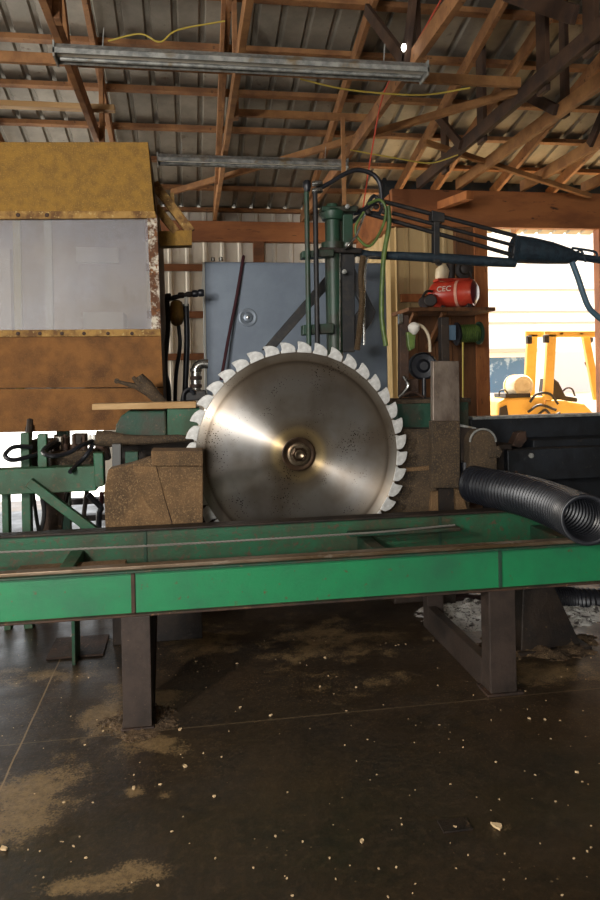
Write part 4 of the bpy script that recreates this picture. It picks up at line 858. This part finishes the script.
# ================================================================ sawdust and chips
def mound(name, cx, cy, rx, ry, h, seed, mat, label, cat='sawdust', n=70, thr=.25, fr=5):
    bm = bmesh.new(); g = []
    for i in range(n+1):
        row = []
        for j in range(n+1):
            u = i/n*2-1; v = j/n*2-1; x = cx+u*rx; y = cy+v*ry
            fall = max(0, 1-(u*u+v*v))
            nz_ = noise.fractal(Vector((x*fr+seed*7.3, y*fr, seed)), 1., 2., 6)*.5+.5
            z = (fall**.7*(.35+nz_*.9)-thr)*h + noise.fractal(Vector((x*60, y*60, 0)), 1., 2., 3)*.006
            row.append(bm.verts.new((x, y, max(z, -.01))))
        g.append(row)
    for i in range(n):
        for j in range(n): bm.faces.new((g[i][j], g[i+1][j], g[i+1][j+1], g[i][j+1]))
    mb = MB(); mb.bm.free(); mb.bm = bm; mb.sm = True
    o = mb.build(name, mat, loc=(cx, cy, 0)); tag(o, label, cat, kind='stuff')
    return o
mound('sawdust_heap', -.24, 3.16, .22, .2, .02, 1, sawdust, 'brown sawdust heaped round the foot of the left table leg', thr=.45, fr=14)
c = az(550, 655); mound('sawdust_heap', c.x, c.y+.14, .45, .28, .07, 4.4, sawdust, 'brown debris banked round the chute at the right', thr=.4, fr=12, n=110)
c = az(520, 622); mound('shavings_heap', c.x+.1, c.y+.2, .75, .42, .05, 9.2, shavings, 'pale speckled shavings, brightened as if door-lit, on the floor behind the right legs', 'shavings', thr=.3, fr=14, n=120)
big = [(180, 730, .02), (271, 716, .02), (240, 708, .015), (64, 803, .008), (4, 850, .03), (134, 789, .02), (160, 785, .012), (185, 767, .02), (325, 658, .02), (320, 687, .018), (356, 688, .015), (529, 719, .015), (545, 720, .012), (577, 773, .02), (443, 826, .015), (362, 842, .01), (237, 664, .01), (196, 662, .01), (214, 797, .01), (172, 832, .012), (498, 828, .04), (455, 828, .02)]
chips = big + [(random.uniform(0, 600), 640+260*random.random()**1.4, random.uniform(.0025, .006)) for _ in range(200)]
def chip_bm(s, sd):
    rnd = random.Random(sd); k = 6; mb = MB()
    pts = [(s*(.5+.6*rnd.random())*math.cos(2*PI*i/k), s*(.35+.5*rnd.random())*math.sin(2*PI*i/k), rnd.random()*s*.25) for i in range(k)]
    mb.prism([Vector(p) for p in pts], (0, 0, s*.22+.0015)); return mb
protos = []
for i, (px, py, s) in enumerate(chips):
    s *= .6 if s > .011 else 1
    p = az(px, py)
    if -.36 < p.x < -.1 and 3.0 < p.y < 3.4: continue
    if len(protos) < 6 or s >= .0085:
        o = chip_bm(s, i).build('wood_chip', chip_m, loc=(0, 0, 0))
        if s < .0085 or len(protos) < 6: protos.append((o, s))
    else:
        src, s0 = random.choice(protos); o = src.copy(); COL.objects.link(o); o.scale = (s/s0,)*3
    o.location = (p.x, p.y, .0005); o.rotation_euler = (0, 0, random.random()*6.3)
    tag(o, 'small pale wood chip lying loose on the dark concrete floor', 'wood chip', 'wood chips scattered on the floor')
c = az(455, 826); tag(MB().box(c.x-.05, c.x+.05, c.y-.03, c.y+.03, 0, .006).build('floor_plate', darkrust), 'small dark plate stuck to the floor at lower right', 'plate')
# ================================================================ LIGHT
w = bpy.data.worlds.new('world'); SC.world = w; w.use_nodes = True
bg = w.node_tree.nodes['Background']; bg.inputs[0].default_value = (.93, .97, 1.0, 1); bg.inputs[1].default_value = 3.0
def area(name, loc, target, sx, sy, power, col):
    d = bpy.data.lights.new(name, 'AREA'); d.shape = 'RECTANGLE'; d.size = sx; d.size_y = sy; d.energy = power; d.color = col
    o = bpy.data.objects.new(name, d); COL.objects.link(o); o.location = loc
    o.rotation_euler = (Vector(target)-Vector(loc)).to_track_quat('-Z', 'Y').to_euler(); return o
sd = bpy.data.lights.new('sun', 'SUN'); sd.energy = 22; sd.angle = math.radians(1); sd.color = (1, .95, .86); so = bpy.data.objects.new('sun', sd); COL.objects.link(so)
so.rotation_euler = Vector((-.25, -.35, -1)).to_track_quat('-Z', 'Y').to_euler()
area('rear_fill', (-3.8, -6.8, 3.0), (.5, 4, 1.3), 3.2, 2.6, 560, (1, .97, .93))  # fill light added behind the camera, at the unseen rear opening
area('lamp_by_camera', (-2.0, .6, 2.2), (.5, 4.3, 1.2), .22, .22, 95, (1, .93, .84))
area('left_fill', (-8.6, 7.2, 2.0), (1.5, 7.8, 2.0), 3.5, 3.2, 650, (1, .95, .86))  # fill light added inside the closed left wall to brighten the back sheeting
for o in list(bpy.data.objects):
    if '_w' in o: del o['_w']
vs = SC.view_settings; vs.view_transform = 'Standard'; vs.look = 'None'; vs.gamma = 1; vs.use_curve_mapping = False; vs.exposure = 0
